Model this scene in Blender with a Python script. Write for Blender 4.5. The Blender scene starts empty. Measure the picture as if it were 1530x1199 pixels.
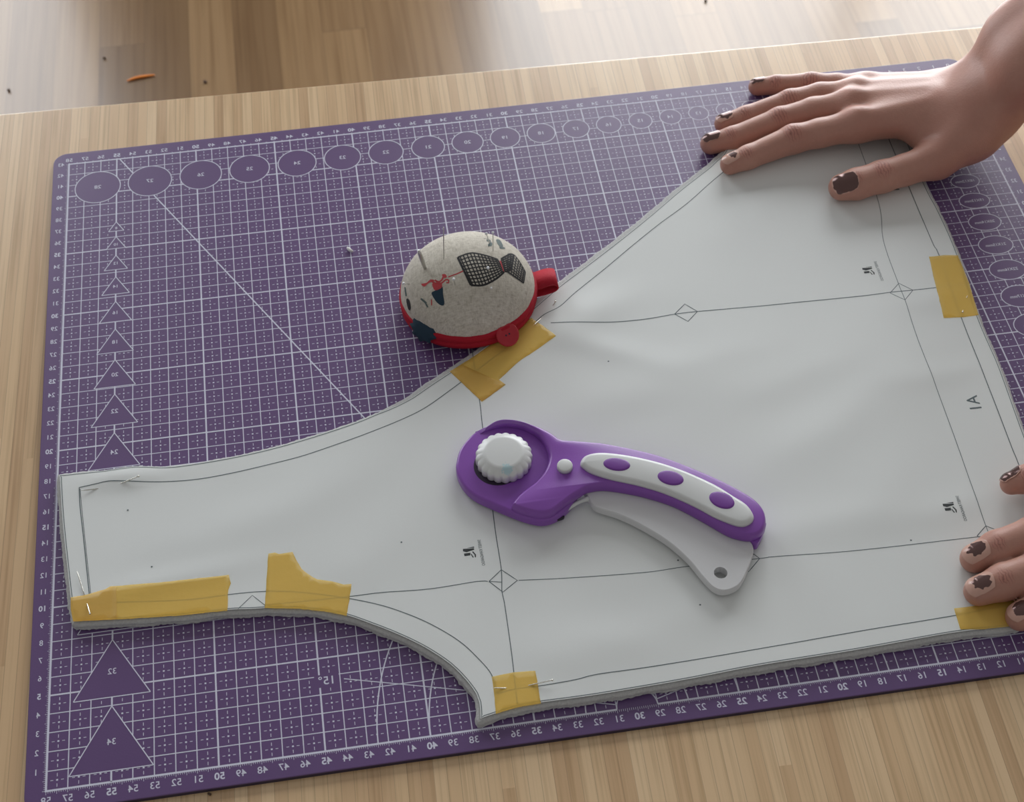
import bpy, math, random
import numpy as np
from mathutils import Vector, Matrix, noise
from mathutils.geometry import delaunay_2d_cdt, tessellate_polygon

# ------------------------------------------------------------------ camera, world, light
# All authoring is in centimetres: x along the mat's long side, y away from the viewer,
# z above the top of the mat.  World metres = (x, y, z + 75.6) / 100, floor at z = 0.
ZM = 75.6
CR = np.array([[0.98855247, -0.15060916, -0.00899445],
               [-0.1232483, -0.77170293, -0.62392664],
               [0.08702803, 0.61789277, -0.78143115]])
CC = np.array([17.346152, -33.966344, 67.669323])
CF = 2326.903
scene = bpy.context.scene
col = scene.collection
cam_d = bpy.data.cameras.new('camera')
cam = bpy.data.objects.new('camera', cam_d)
col.objects.link(cam)
scene.camera = cam
cam_d.sensor_fit = 'HORIZONTAL'
cam_d.sensor_width = 36
cam_d.lens = CF / 1530 * 36
cam_d.clip_start = 0.02
cm4 = Matrix.Identity(4)
for i in range(3):
    cm4[i][0] = CR[0][i]; cm4[i][1] = -CR[1][i]; cm4[i][2] = -CR[2][i]
    cm4[i][3] = (CC[i] + (ZM if i == 2 else 0)) / 100
cam.matrix_world = cm4
cam_d.dof.use_dof = True
cam_d.dof.focus_distance = 0.80
cam_d.dof.aperture_fstop = 24

scene.view_settings.view_transform = 'Standard'
scene.view_settings.look = 'None'
scene.view_settings.gamma = 1
scene.view_settings.use_curve_mapping = False
scene.view_settings.exposure = 0.0

world = bpy.data.worlds.new('world')
scene.world = world
world.use_nodes = True
wb = world.node_tree.nodes['Background']
wb.inputs[0].default_value = (0.95, 0.94, 0.92, 1)
wb.inputs[1].default_value = 0.31

# the only strong light is overcast daylight glowing through the white-curtained panes of two tall windows
DAY = ((-136, -26, 5.6, (0.92, 0.96, 1.0)), (45, 211, 8.3, (0.95, 0.98, 1.0)))

# ------------------------------------------------------------------ helpers
def W(px, py, z=0.0):
    "where the photograph's pixel lies on the level z (cm)"
    d = CR.T @ np.array([(px - 765) / CF, (py - 599.5) / CF, 1.0])
    t = (z - CC[2]) / d[2]
    return (CC[0] + t * d[0], CC[1] + t * d[1], z)
def W2(p, z=0.0):
    q = W(p[0], p[1], z); return (q[0], q[1])

def link(name, me, parent=None, base=(0, 0, 0), mats=()):
    o = bpy.data.objects.new(name, me)
    col.objects.link(o)
    for m in mats: me.materials.append(m)
    if parent:
        o.parent = parent
    else:
        o.location = (base[0] / 100, base[1] / 100, (base[2] + ZM) / 100)
    return o
def mesh_obj(name, verts, faces, mats, parent=None, base=(0, 0, 0), idx=None, smooth=True):
    me = bpy.data.meshes.new(name)
    b = np.array(base, float)
    v = (np.array(verts, float).reshape(-1, 3) - b) / 100
    me.from_pydata(v.tolist(), [], [tuple(f) for f in faces])
    if not isinstance(mats, (list, tuple)): mats = [mats]
    if idx is not None: me.polygons.foreach_set('material_index', np.array(idx, dtype=np.int32))
    if smooth: me.polygons.foreach_set('use_smooth', [True] * len(me.polygons))
    me.update()
    return link(name, me, parent, base, mats)
def tag(o, label=None, cat=None, group=None, kind=None):
    if label: o['label'] = label
    if cat: o['category'] = cat
    if group: o['group'] = group
    if kind: o['kind'] = kind
    return o
def empty(name, base, label, cat, group=None):
    o = bpy.data.objects.new(name, None)
    o.empty_display_size = 0.02
    o.location = (base[0] / 100, base[1] / 100, (base[2] + ZM) / 100)
    col.objects.link(o)
    return tag(o, label, cat, group)

class MB:
    def __init__(s): s.v = []; s.f = []; s.i = []
    def add(s, vs, fs, m=0):
        n = len(s.v); s.v += [tuple(v) for v in vs]
        s.f += [tuple(a + n for a in f) for f in fs]; s.i += [m] * len(fs)
    def build(s, name, mats, parent=None, base=(0, 0, 0), smooth=False):
        return mesh_obj(name, s.v, s.f, mats, parent, base, s.i, smooth)

def catmull(pts, step=0.15, closed=True, sharp=()):
    "smooth resampled line through pts (2D or 3D)"
    P = [np.array(p, float) for p in pts]; n = len(P); out = []
    rng = range(n if closed else n - 1)
    for i in rng:
        if closed: a, b, c, d = P[i - 1], P[i], P[(i + 1) % n], P[(i + 2) % n]
        else: a, b, c, d = P[max(i - 1, 0)], P[i], P[i + 1], P[min(i + 2, n - 1)]
        if i in sharp: a = b
        if (i + 1) % n in sharp: d = c
        L = np.linalg.norm(c - b); k = max(1, int(round(L / step)))
        for j in range(k):
            t = j / k
            out.append(.5 * ((2 * b) + (-a + c) * t + (2 * a - 5 * b + 4 * c - d) * t * t + (-a + 3 * b - 3 * c + d) * t ** 3))
    if not closed: out.append(P[-1])
    return np.array(out)
def ccw(P):
    x, y = P[:, 0], P[:, 1]
    return P if np.sum(x * np.roll(y, -1) - np.roll(x, -1) * y) > 0 else P[::-1].copy()
def offset(P, d):
    "move every point of a ccw loop inwards by d"
    t = np.roll(P, -1, 0) - np.roll(P, 1, 0)
    t /= np.linalg.norm(t, axis=1)[:, None] + 1e-9
    nrm = np.c_[-t[:, 1], t[:, 0]]
    return P + nrm * d
def pillow(P, levels, cap=True):
    "closed solid from stacked, inset outlines: levels = [(inset, z), ...] bottom to top"
    n = len(P); v = []; f = []
    # no inset may be deeper than a share of the local width
    D = np.hypot(P[:, None, 0] - P[None, :, 0], P[:, None, 1] - P[None, :, 1])
    ar = np.arange(n); sep = np.abs(ar[:, None] - ar[None, :]); sep = np.minimum(sep, n - sep)
    D[sep < max(3, min(12, n // 5))] = 1e9
    lim = D.min(1) * .42
    for _ in range(6): lim = np.minimum(lim, (np.roll(lim, 1) + np.roll(lim, -1)) / 2 + .01)
    for ins, z in levels:
        Q = offset(P, (np.minimum(ins, lim))[:, None] if n > 24 else ins)
        if callable(z): v += [(q[0], q[1], z(q[0], q[1])) for q in Q]
        else: v += [(q[0], q[1], z) for q in Q]
    for k in range(len(levels) - 1):
        for i in range(n):
            j = (i + 1) % n
            f.append((k * n + i, k * n + j, (k + 1) * n + j, (k + 1) * n + i))
    if cap:
        for k in (0, len(levels) - 1):
            ring_ = v[k * n:(k + 1) * n]
            for t in tessellate_polygon([[Vector((p[0], p[1], 0)) for p in ring_]]):
                a, b, c = (ring_[i] for i in t)
                up_ = (b[0] - a[0]) * (c[1] - a[1]) - (b[1] - a[1]) * (c[0] - a[0]) > 0
                t = tuple(i + k * n for i in t)
                f.append(t if up_ == (k > 0) else t[::-1])
    return v, f
def round_levels(z0, z1, rb, rt, n=5):
    L = []
    for k in range(n + 1):
        a = math.pi / 2 * k / n
        if rb > 0: L.append((rb * (1 - math.sin(a)), z0 + rb * (1 - math.cos(a))))
    if rb <= 0: L.append((0, z0))
    for k in range(n + 1):
        a = math.pi / 2 * k / n
        L.append((rt * (1 - math.cos(a)), z1 - rt + rt * math.sin(a)))
    return L
def tube(path, r, seg=8, cap=True):
    "round tube along 3D points, r number or list"
    P = [Vector(p) for p in path]; n = len(P)
    R = r if hasattr(r, '__len__') else [r] * n
    v = []; f = []
    up = Vector((0.13, 0.21, 0.97))
    for i, p in enumerate(P):
        t = (P[min(i + 1, n - 1)] - P[max(i - 1, 0)]).normalized()
        a = t.cross(up)
        if a.length < .05: a = t.cross(Vector((1, 0, 0)))
        a.normalize(); b = t.cross(a)
        for k in range(seg):
            g = 2 * math.pi * k / seg
            v.append(tuple(p + (a * math.cos(g) + b * math.sin(g)) * R[i]))
    for i in range(n - 1):
        for k in range(seg):
            k2 = (k + 1) % seg
            f.append((i * seg + k, i * seg + k2, (i + 1) * seg + k2, (i + 1) * seg + k))
    if cap:
        f.append(tuple(range(seg))[::-1]); f.append(tuple((n - 1) * seg + k for k in range(seg)))
    return v, f
def ball(c, r, nu=12, nv=8):
    v = []; f = []
    for j in range(nv + 1):
        t = math.pi * j / nv
        for i in range(nu):
            g = 2 * math.pi * i / nu
            v.append((c[0] + r * math.sin(t) * math.cos(g), c[1] + r * math.sin(t) * math.sin(g), c[2] + r * math.cos(t)))
    for j in range(nv):
        for i in range(nu):
            f.append((j * nu + i, (j + 1) * nu + i, (j + 1) * nu + (i + 1) % nu, j * nu + (i + 1) % nu))
    return v, f

# ------------------------------------------------------------------ materials
def mat(name, colr=(.8, .8, .8), rough=.5, metal=0, spec=.5, **kw):
    m = bpy.data.materials.new(name); m.use_nodes = True
    b = m.node_tree.nodes['Principled BSDF']
    b.inputs['Base Color'].default_value = (*colr, 1)
    b.inputs['Roughness'].default_value = rough
    b.inputs['Metallic'].default_value = metal
    b.inputs['Specular IOR Level'].default_value = spec
    for k, v in kw.items(): b.inputs[k.replace('_', ' ')].default_value = v
    return m
class N:
    "tiny node helper"
    def __init__(s, m): s.t = m.node_tree; s.b = s.t.nodes.get('Principled BSDF')
    def n(s, typ, ins=None, **props):
        x = s.t.nodes.new(typ)
        for k, v in props.items(): setattr(x, k, v)
        for k, v in (ins or {}).items():
            if isinstance(v, bpy.types.NodeSocket): s.t.links.new(v, x.inputs[k])
            else: x.inputs[k].default_value = v
        return x
    def math(s, op, a, b=0.0, c=None):
        d = {0: a, 1: b}
        if c is not None: d[2] = c
        return s.n('ShaderNodeMath', d, operation=op).outputs[0]
    def link(s, a, b): s.t.links.new(a, b)
    def mix(s, f, a, b, mode='MIX'):
        x = s.t.nodes.new('ShaderNodeMix'); x.data_type = 'RGBA'; x.blend_type = mode
        for k, v in ((0, f), (6, a), (7, b)):
            if isinstance(v, bpy.types.NodeSocket): s.t.links.new(v, x.inputs[k])
            else: x.inputs[k].default_value = v if k == 0 else (*v, 1)
        return x.outputs[2]
    def ramp(s, f, stops):
        x = s.t.nodes.new('ShaderNodeValToRGB'); s.t.links.new(f, x.inputs[0])
        e = x.color_ramp.elements
        while len(e) < len(stops): e.new(.5)
        for q, (p, c) in zip(e, stops): q.position = p; q.color = (*c, 1)
        return x.outputs[0]
    def bump(s, h, strength, dist=0.001):
        x = s.n('ShaderNodeBump', {'Height': h, 'Strength': strength, 'Distance': dist})
        s.link(x.outputs[0], s.b.inputs['Normal'])
    def coord(s): return s.n('ShaderNodeTexCoord').outputs['Object']
    def noise(s, vec, scale, detail=3, rough=.5, stretch=None):
        if stretch:
            vec = s.n('ShaderNodeVectorMath', {0: vec, 1: stretch}, operation='MULTIPLY').outputs[0]
        return s.n('ShaderNodeTexNoise', {'Vector': vec, 'Scale': scale, 'Detail': detail, 'Roughness': rough}).outputs['Fac']

def wood_strips(name, sw, slen, tones, fibre, rough, ring=False, coat=0.0):
    m = mat(name, rough=rough); g = N(m)
    c = g.coord(); sp = g.n('ShaderNodeSeparateXYZ', {0: c})
    xs = g.math('DIVIDE', sp.outputs[0], sw)
    col_i = g.math('FLOOR', xs)
    r1 = g.n('ShaderNodeTexWhiteNoise', {'W': col_i}, noise_dimensions='1D').outputs[0]
    ys = g.math('DIVIDE', g.math('ADD', sp.outputs[1], g.math('MULTIPLY', r1, slen * 7)), slen)
    row_i = g.math('FLOOR', ys)
    vec = g.n('ShaderNodeCombineXYZ', {0: col_i, 1: row_i}).outputs[0]
    r2 = g.n('ShaderNodeTexWhiteNoise', {'Vector': vec}, noise_dimensions='3D').outputs[0]
    # shift the grain in each strip
    sh = g.n('ShaderNodeVectorMath', {0: c, 1: g.n('ShaderNodeCombineXYZ', {0: r2, 1: r1, 2: 0.0}).outputs[0]}, operation='ADD').outputs[0]
    f1 = g.noise(sh, 1, 4, .6, stretch=(fibre, fibre * .012, 1))
    f2 = g.noise(sh, 1, 2, .5, stretch=(fibre * .25, fibre * .02, 1))
    base = g.ramp(r2, [(0, tones[0]), (.5, tones[1]), (1, tones[2])])
    k = g.math('ADD', g.math('MULTIPLY', f1, .6), g.math('MULTIPLY', f2, .4))
    shade = g.ramp(k, [(.33, (.62, .55, .45)), (.52, (1, 1, 1)), (.70, (1.0, 1.0, 1.0))])
    colr = g.mix(.62, base, shade, 'MULTIPLY')
    if ring:
        wv = g.n('ShaderNodeTexWave', {'Vector': g.n('ShaderNodeVectorMath', {0: sh, 1: (14, 1.1, 1)}, operation='MULTIPLY').outputs[0],
                                       'Scale': 1.1, 'Distortion': 7.0, 'Detail': 2.0, 'Detail Scale': 1.2}).outputs['Fac']
        colr = g.mix(.30, colr, g.ramp(wv, [(0, (.66, .56, .44)), (.5, (1, 1, 1)), (1, (1, 1, 1))]), 'MULTIPLY')
    # joints
    fx = g.math('FRACT', xs); fy = g.math('FRACT', ys)
    jx = g.math('LESS_THAN', fx, 0.014 if ring else .05)
    jy = g.math('LESS_THAN', fy, 0.0022 if ring else .0)
    j = g.math('MAXIMUM', jx, jy)
    colr = g.mix(g.math('MULTIPLY', j, .45), colr, tuple(t * .45 for t in tones[0]))
    g.link(colr, g.b.inputs['Base Color'])
    g.bump(f1, .12, .0004)
    if coat: g.b.inputs['Coat Weight'].default_value = coat; g.b.inputs['Coat Roughness'].default_value = .16 if ring else .28
    return m

M_table = wood_strips('bamboo_board', .0062, .9, [(.60, .39, .215), (.71, .49, .28), (.79, .575, .35)], 620, .30, coat=.5)
M_floor = wood_strips('oak_parquet', .0641, .62, [(.125, .072, .034), (.18, .108, .053), (.25, .158, .080)], 190, .30, ring=True, coat=.30)

M_mat = mat('purple_vinyl', (.112, .048, .185), .37, spec=.5, Coat_Weight=.30, Coat_Roughness=.30)
g = N(M_mat); c = g.coord()
n1 = g.noise(c, 900, 3); g.bump(n1, .25, .0002)
n2 = g.noise(c, 9, 3)
g.link(g.mix(n2, (.104, .052, .164), (.130, .066, .198)), g.b.inputs['Base Color'])
M_print = mat('white_ink', (.68, .68, .80), .5)
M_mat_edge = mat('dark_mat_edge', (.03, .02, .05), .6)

M_paper = mat('pattern_paper', (.755, .775, .765), .62, spec=.35)
g = N(M_paper); c = g.coord(); g.bump(g.noise(c, 700, 3), .10, .0002)
M_ink = mat('printed_line', (.10, .13, .14), .6)
M_logo = mat('logo_ink', (.025, .03, .032), .6)
M_fab = mat('fleece_fabric', (.62, .62, .61), .95, spec=.1, Sheen_Weight=.3)
g = N(M_fab); c = g.coord(); g.bump(g.noise(c, 1400, 4, .7), .9, .0008)
g.link(g.mix(g.noise(c, 900, 3), (.46, .46, .46), (.70, .70, .69)), g.b.inputs['Base Color'])

M_tape = bpy.data.materials.new('washi_tape'); M_tape.use_nodes = True
g = N(M_tape); g.b.inputs['Base Color'].default_value = (.93, .71, .25, 1); g.b.inputs['Roughness'].default_value = .42
tr = g.n('ShaderNodeBsdfTransparent', {'Color': (1, .90, .56, 1)})
mx = g.n('ShaderNodeMixShader', {0: .36, 1: tr.outputs[0], 2: g.b.outputs[0]})
g.link(mx.outputs[0], g.t.nodes['Material Output'].inputs[0])
c = g.coord(); g.bump(g.noise(c, 260, 3, .6), .35, .0006)

M_pur = mat('purple_plastic', (.245, .078, .41), .32)
g = N(M_pur); g.bump(g.noise(g.coord(), 1300, 2), .12, .0002)
M_pur2 = mat('purple_rubber', (.17, .035, .30), .5)
M_wht = mat('white_plastic', (.66, .67, .665), .34)
M_grey = mat('trigger_plastic', (.66, .66, .67), .38)
M_dark = mat('dark_gap', (.02, .008, .03), .6)
M_steel = mat('steel', (.62, .62, .60), .28, metal=1)
M_pin = mat('pin_metal', (.70, .68, .62), .22, metal=1)
M_pearl = mat('pin_head_glass', (.80, .81, .84), .12)
M_lin = mat('linen', (.50, .46, .39), .85, spec=.2)
g = N(M_lin); c = g.coord()
w = g.math('MULTIPLY', g.math('ADD', g.noise(c, 1, 2, .5, stretch=(2600, 240, 600)), g.noise(c, 1, 2, .5, stretch=(240, 2600, 600))), .5)
k = g.math('ADD', g.math('MULTIPLY', w, .6), g.math('MULTIPLY', g.noise(c, 380, 4, .7), .4))
g.link(g.ramp(k, [(.30, (.30, .26, .21)), (.5, (.54, .50, .43)), (.70, (.70, .66, .59))]), g.b.inputs['Base Color'])
g.bump(k, .5, .0005)
M_red = mat('red_ribbon', (.40, .010, .026), .75, spec=.25)
g = N(M_red); c = g.coord(); g.bump(g.noise(c, 900, 3, .7), .5, .0006)
M_redb = mat('red_button', (.42, .012, .025), .5)
M_black = mat('black_print', (.018, .018, .02), .8)
M_redp = mat('red_print', (.48, .05, .06), .8)
M_navy = mat('navy_print', (.012, .035, .06), .85)
M_teal = mat('grey_green_print', (.10, .13, .13), .85)

def skin_material(name, creases, base):
    """creases: (point cm, direction cm, reach cm, wrinkle spacing cm)"""
    m = mat(name, (.50, .26, .20), .46, spec=.42, Subsurface_Weight=.12, Subsurface_Scale=.004)
    m.node_tree.nodes['Principled BSDF'].inputs['Subsurface Radius'].default_value = (1, .35, .2)
    g = N(m); c = g.coord()
    a = g.noise(c, 38, 3); b2 = g.noise(c, 420, 3, .6)
    cc = g.mix(a, (.43, .20, .15), (.55, .31, .24))
    cc = g.mix(g.math('MULTIPLY', b2, .35), cc, (.36, .16, .13))
    wob = g.n('ShaderNodeVectorMath', {0: c, 1: g.n('ShaderNodeVectorMath', {0: g.n('ShaderNodeTexNoise', {'Vector': c, 'Scale': 300.0}).outputs['Color'], 1: (.0036, .0036, .0036)}, operation='MULTIPLY').outputs[0]}, operation='ADD').outputs[0]
    mask = None; wr = None
    for p, d, reach, sp in creases:
        q = tuple((p[i] - base[i]) / 100 for i in range(3)); d = Vector(d).normalized()
        rel = g.n('ShaderNodeVectorMath', {0: wob, 1: q}, operation='SUBTRACT').outputs[0]
        ln = g.n('ShaderNodeVectorMath', {0: rel}, operation='LENGTH').outputs['Value']
        k = g.n('ShaderNodeMapRange', {0: ln, 1: reach / 100, 2: reach / 250, 3: 0.0, 4: 1.0}, interpolation_type='SMOOTHSTEP').outputs[0]
        u = g.n('ShaderNodeVectorMath', {0: rel, 1: tuple(d)}, operation='DOT_PRODUCT').outputs['Value']
        w_ = g.math('POWER', g.math('ABSOLUTE', g.math('SINE', g.math('MULTIPLY', u, math.pi * 100 / sp))), .45)
        w_ = g.math('MULTIPLY', g.math('SUBTRACT', w_, 1.0), k)
        wr = w_ if wr is None else g.math('ADD', wr, w_)
        mask = k if mask is None else g.math('MAXIMUM', mask, k)
    if mask is not None:
        cc = g.mix(g.math('MULTIPLY', mask, .45), cc, (.50, .20, .16))
        cc = g.mix(g.math('MULTIPLY', g.math('MULTIPLY', wr, -1.0), .9), cc, (.20, .075, .06))
    g.link(cc, g.b.inputs['Base Color'])
    vor = g.n('ShaderNodeTexVoronoi', {'Vector': c, 'Scale': 900.0}).outputs['Distance']
    hgt = g.math('ADD', g.math('MULTIPLY', vor, .5), g.math('MULTIPLY', b2, .7))
    if wr is not None: hgt = g.math('ADD', hgt, g.math('MULTIPLY', wr, 3.4))
    g.bump(hgt, .25, .0005)
    return m
M_skin = None
def finger_creases(fs):
    out = []
    for fg in fs:
        n_ = len(fg)
        for i, rc, sp in ((1, .55, .15), (2, .78, .19)):
            p, r = fg[i]; d = np.array(fg[i - 1][0]) - np.array(fg[i + 1][0])
            out.append((tuple(np.array(p) + (0, 0, r * .95)), tuple(d), rc, sp))
    return out
M_nail = mat('nail', (.60, .36, .29), .22)
M_polish = mat('brown_nail_polish', (.13, .072, .066), .20, metal=.5)
M_wall = mat('white_wall', (.24, .225, .21), .9)
M_frame = mat('window_frame', (.75, .75, .73), .5)
M_orange = mat('orange_scrap', (.80, .24, .03), .6)
M_lint = mat('lint', (.8, .8, .8), .9)
M_crumb = mat('crumb', (.10, .06, .04), .9)

# ------------------------------------------------------------------ setting: floor, walls with two tall windows
def boxv(x0, x1, y0, y1, z0, z1):
    v = [(x, y, z) for z in (z0, z1) for y in (y0, y1) for x in (x0, x1)]
    f = [(0, 2, 3, 1), (4, 5, 7, 6), (0, 1, 5, 4), (2, 6, 7, 3), (0, 4, 6, 2), (1, 3, 7, 5)]
    return v, f
FZ = -ZM
m = MB(); m.add(*boxv(-250, 330, -200, 232, FZ - 4, FZ))
fl = m.build('floor', [M_floor], base=(-2.85, 0, FZ)); fl.rotation_euler.z = 0.0; tag(fl, kind='structure')
m = MB()
WY = 222
for a in [(-250, -136, FZ, 175), (-26, 45, FZ, 175), (211, 330, FZ, 175)]:
    m.add(*boxv(a[0], a[1], WY, WY + 10, a[2], a[3]))
m.add(*boxv(-250, 330, WY, WY + 10, 151, 190))
wl = m.build('wall_back', [M_wall]); tag(wl, kind='structure')
for k, (x0, x1) in enumerate(((-136, -26), (45, 211))):
    m = MB(); z0, z1 = FZ, 151
    for b in [(x0, x0 + 5, z0, z1), (x1 - 5, x1, z0, z1), (x0, x1, z0, z0 + 5), (x0, x1, z1 - 5, z1)]:
        m.add(*boxv(b[0], b[1], WY + 2, WY + 8, b[2], b[3]))
    if k == 1: m.add(*boxv((x0 + x1) / 2 - 3, (x0 + x1) / 2 + 3, WY + 2, WY + 8, z0, z1))
    o = m.build('window_%d' % (k + 1), [M_frame]); tag(o, kind='structure')
    pm_ = bpy.data.materials.new('daylit_pane'); pm_.use_nodes = True; gp_ = N(pm_)
    em = gp_.n('ShaderNodeEmission', {'Color': (*DAY[k][3], 1), 'Strength': DAY[k][2]})
    gp_.link(em.outputs[0], gp_.t.nodes['Material Output'].inputs[0])
    v, f = boxv(x0 + 4, x1 - 4, WY + 4.5, WY + 5.5, z0 + 4, z1 - 4)
    tag(mesh_obj('pane', v, f, [pm_], o, smooth=False), 'bright white daylit pane')

# ------------------------------------------------------------------ table
TA = math.radians(-1.45)
def trot(x, y):          # table frame -> world, pivot at the far left of the photographed edge
    return (-4.7 + x * math.cos(TA) - y * math.sin(TA), 49.02 + x * math.sin(TA) + y * math.cos(TA))
tb = empty('table', (*trot(40, -45), FZ), 'pale bamboo table under the purple cutting mat', 'table')
tb.rotation_euler.z = TA
b0 = np.array([0, 0, 0.])
def tpoly(x0, x1, y0, y1):
    return np.array([(x0, y0), (x1, y0), (x1, y1), (x0, y1)], float)
P = []
for cx, cy, a0 in ((-44, -92, 180), (118, -92, 270), (118, 0, 0), (-44, 0, 90)):
    r = .8; sx = cx + (r if a0 in (180, 90) else -r); sy = cy + (r if a0 in (180, 270) else -r)
    for q in range(7):
        g_ = math.radians(a0 + 15 * q); P.append((sx + r * math.cos(g_), sy + r * math.sin(g_)))
P = ccw(np.array(P)) - np.array([40, -45])
v, f = pillow(P, round_levels(ZM - 3.3, ZM - .3, .15, .16, 4))
top = mesh_obj('tabletop', v, f, [M_table], parent=tb, smooth=False)
for lx, ly in ((-78, -41), (72, -41), (-78, 39), (72, 39)):
    v, f = boxv(lx - 2.5, lx + 2.5, ly - 2.5, ly + 2.5, 0, ZM - 3.3)
    mesh_obj('leg', v, f, [M_table], parent=tb, smooth=False)

# ------------------------------------------------------------------ cutting mat with its print
MX0, MX1, MY0, MY1 = -1.0, 59.0, -1.05, 44.05
P = []
for cx, cy, a0 in ((MX0, MY0, 180), (MX1, MY0, 270), (MX1, MY1, 0), (MX0, MY1, 90)):
    r = .9; sx = cx + (r if a0 in (180, 90) else -r); sy = cy + (r if a0 in (180, 270) else -r)
    for q in range(10):
        g_ = math.radians(a0 + 10 * q); P.append((sx + r * math.cos(g_), sy + r * math.sin(g_)))
P = ccw(np.array(P))
m = MB()
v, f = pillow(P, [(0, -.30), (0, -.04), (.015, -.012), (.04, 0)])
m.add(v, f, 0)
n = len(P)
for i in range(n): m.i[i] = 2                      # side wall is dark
circles = [(x, 42 - d / 20, d / 20) for d, x in zip(range(28, 9, -1),
    (1.83, 5.07, 8.25, 11.32, 14.33, 17.22, 20.0, 22.71, 25.27, 27.71, 30.07, 32.36, 34.52, 36.62, 38.62, 40.5, 42.3, 44.0, 45.6))]
tris = [(34, 3.97), (32, 7.66), (30, 11.2), (28, 14.6), (26, 17.75), (24, 20.77), (22, 23.53), (20, 26.08), (18, 28.44),
        (16, 30.62), (14, 32.62), (12, 34.42), (10, 36.0), (8, 37.3)]
ells = [(55.46, y, a / 20, b / 20, '%dX%dmm' % (a, b)) for y, a, b in
        ((35.62, 16, 10), (34.12, 17, 11), (32.44, 18, 12), (30.69, 19, 13), (28.81, 20, 14), (26.85, 21, 15), (24.78, 22, 16), (22.62, 23, 17), (20.35, 24, 18), (18.0, 25, 19), (15.6, 26, 20))]
SH = [('e', x, y, r, r) for x, y, r in circles] + [('e', x, y, a, b) for x, y, a, b, _ in ells] + [('e', 28, 0, 1, 1)]
for s_, ya in tris:
    h = s_ / 10; SH.append(('t', 3.0, ya, h, h / math.sqrt(3)))
SH.append(('r', 12.75, 13.95, 3.38, 4.08))
def cut(p, q, skip=()):
    "the pieces of segment pq outside the plain shapes"
    p = np.array(p, float); q = np.array(q, float); d = q - p; iv = []
    for s_ in SH:
        if s_ in skip: continue
        if s_[0] == 'e':
            A = (d[0] / s_[3]) ** 2 + (d[1] / s_[4]) ** 2
            u = ((p[0] - s_[1]) / s_[3], (p[1] - s_[2]) / s_[4])
            B = 2 * (u[0] * d[0] / s_[3] + u[1] * d[1] / s_[4]); C = u[0] ** 2 + u[1] ** 2 - 1
            D = B * B - 4 * A * C
            if D <= 0: continue
            iv.append(((-B - D ** .5) / 2 / A, (-B + D ** .5) / 2 / A)); continue
        if s_[0] == 't':
            x, y, h, w_ = s_[1:]; k = h / w_
            hp = [((0, -1), -(y - h)), ((k, 1), k * x + y), ((-k, 1), -k * x + y)]
        else:
            x0, x1, y0, y1 = s_[1:]; hp = [((-1, 0), -x0), ((1, 0), x1), ((0, -1), -y0), ((0, 1), y1)]
        a, b = 0.0, 1.0
        for nn, cst in hp:
            den = nn[0] * d[0] + nn[1] * d[1]; num = cst - nn[0] * p[0] - nn[1] * p[1]
            if abs(den) < 1e-9:
                if num < 0: a, b = 1, 0
            elif den > 0: b = min(b, num / den)
            else: a = max(a, num / den)
        if a < b: iv.append((a, b))
    iv.sort(); out = []; t = 0.0
    for a, b in iv:
        if a > t: out.append((t, min(a, 1)))
        t = max(t, b)
        if t >= 1: break
    if t < 1: out.append((t, 1.0))
    return [(p + d * a, p + d * b) for a, b in out if b - a > 1e-4]
ZP = .006
def seg(p, q, w_, z=ZP, mi=1, mb=None):
    d = np.array(q, float) - np.array(p, float); L = np.hypot(*d)
    if L < 1e-5: return
    nn = np.array([-d[1], d[0]]) / L * w_ / 2
    (mb or m).add([(p[0] - nn[0], p[1] - nn[1], z), (q[0] - nn[0], q[1] - nn[1], z), (q[0] + nn[0], q[1] + nn[1], z), (p[0] + nn[0], p[1] + nn[1], z)], [(0, 1, 2, 3)], mi)
def cseg(p, q, w_, z=ZP, skip=()):
    for a, b in cut(p, q, skip): seg(a, b, w_, z)
NX, NY = 58, 43
for i in range(NX + 1):
    w_ = .10 if i in (0, NX) else (.085 if (58 - i) % 5 == 0 else .05)
    cseg((i, 0), (i, NY), w_, ZP + (.001 if w_ > .06 else 0))
for j in range(NY + 1):
    w_ = .10 if j in (0, NY) else (.085 if j % 5 == 0 else .05)
    cseg((-.05, j), (NX + .05, j), w_, ZP + (.002 if w_ > .06 else .0005))
def inside(x, y):
    for s_ in SH:
        if s_[0] == 'e':
            if ((x - s_[1]) / s_[3]) ** 2 + ((y - s_[2]) / s_[4]) ** 2 < 1: return True
        elif s_[0] == 'r':
            if s_[1] < x < s_[2] and s_[3] < y < s_[4]: return True
        else:
            h, w_ = s_[3], s_[4]; dy = s_[2] - y
            if 0 < dy < h and abs(x - s_[1]) < w_ * dy / h: return True
    return False
for i in range(NX):
    for j in range(NY):
        x, y = i + .5, j + .5
        for (ax, ay, bx, by, w_) in ((-.045, 0, .045, 0, .08), (-.31, 0, -.18, 0, .03), (.18, 0, .31, 0, .03),
                                     (0, -.35, 0, -.18, .03), (0, .18, 0, .35, .03)):
            if not (inside(x + ax, y + ay) or inside(x + bx, y + by)):
                seg((x + ax, y + ay), (x + bx, y + by), w_)
for k in range(0, NX * 10 + 1):                    # millimetre ruler below and at the left
    x = k / 10; seg((x, 0), (x, -.20 if k % 5 == 0 else -.13), .022)
for k in range(0, NY * 10 + 1):
    y = k / 10; seg((0, y), (-.18 if k % 5 == 0 else -.12, y), .022)
for k in range(0, NX * 2 + 1): seg((k / 2, NY), (k / 2, NY + .12), .03)
for k in range(0, NY * 2 + 1): seg((NX, k / 2), (NX + .14, k / 2), .03)
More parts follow.
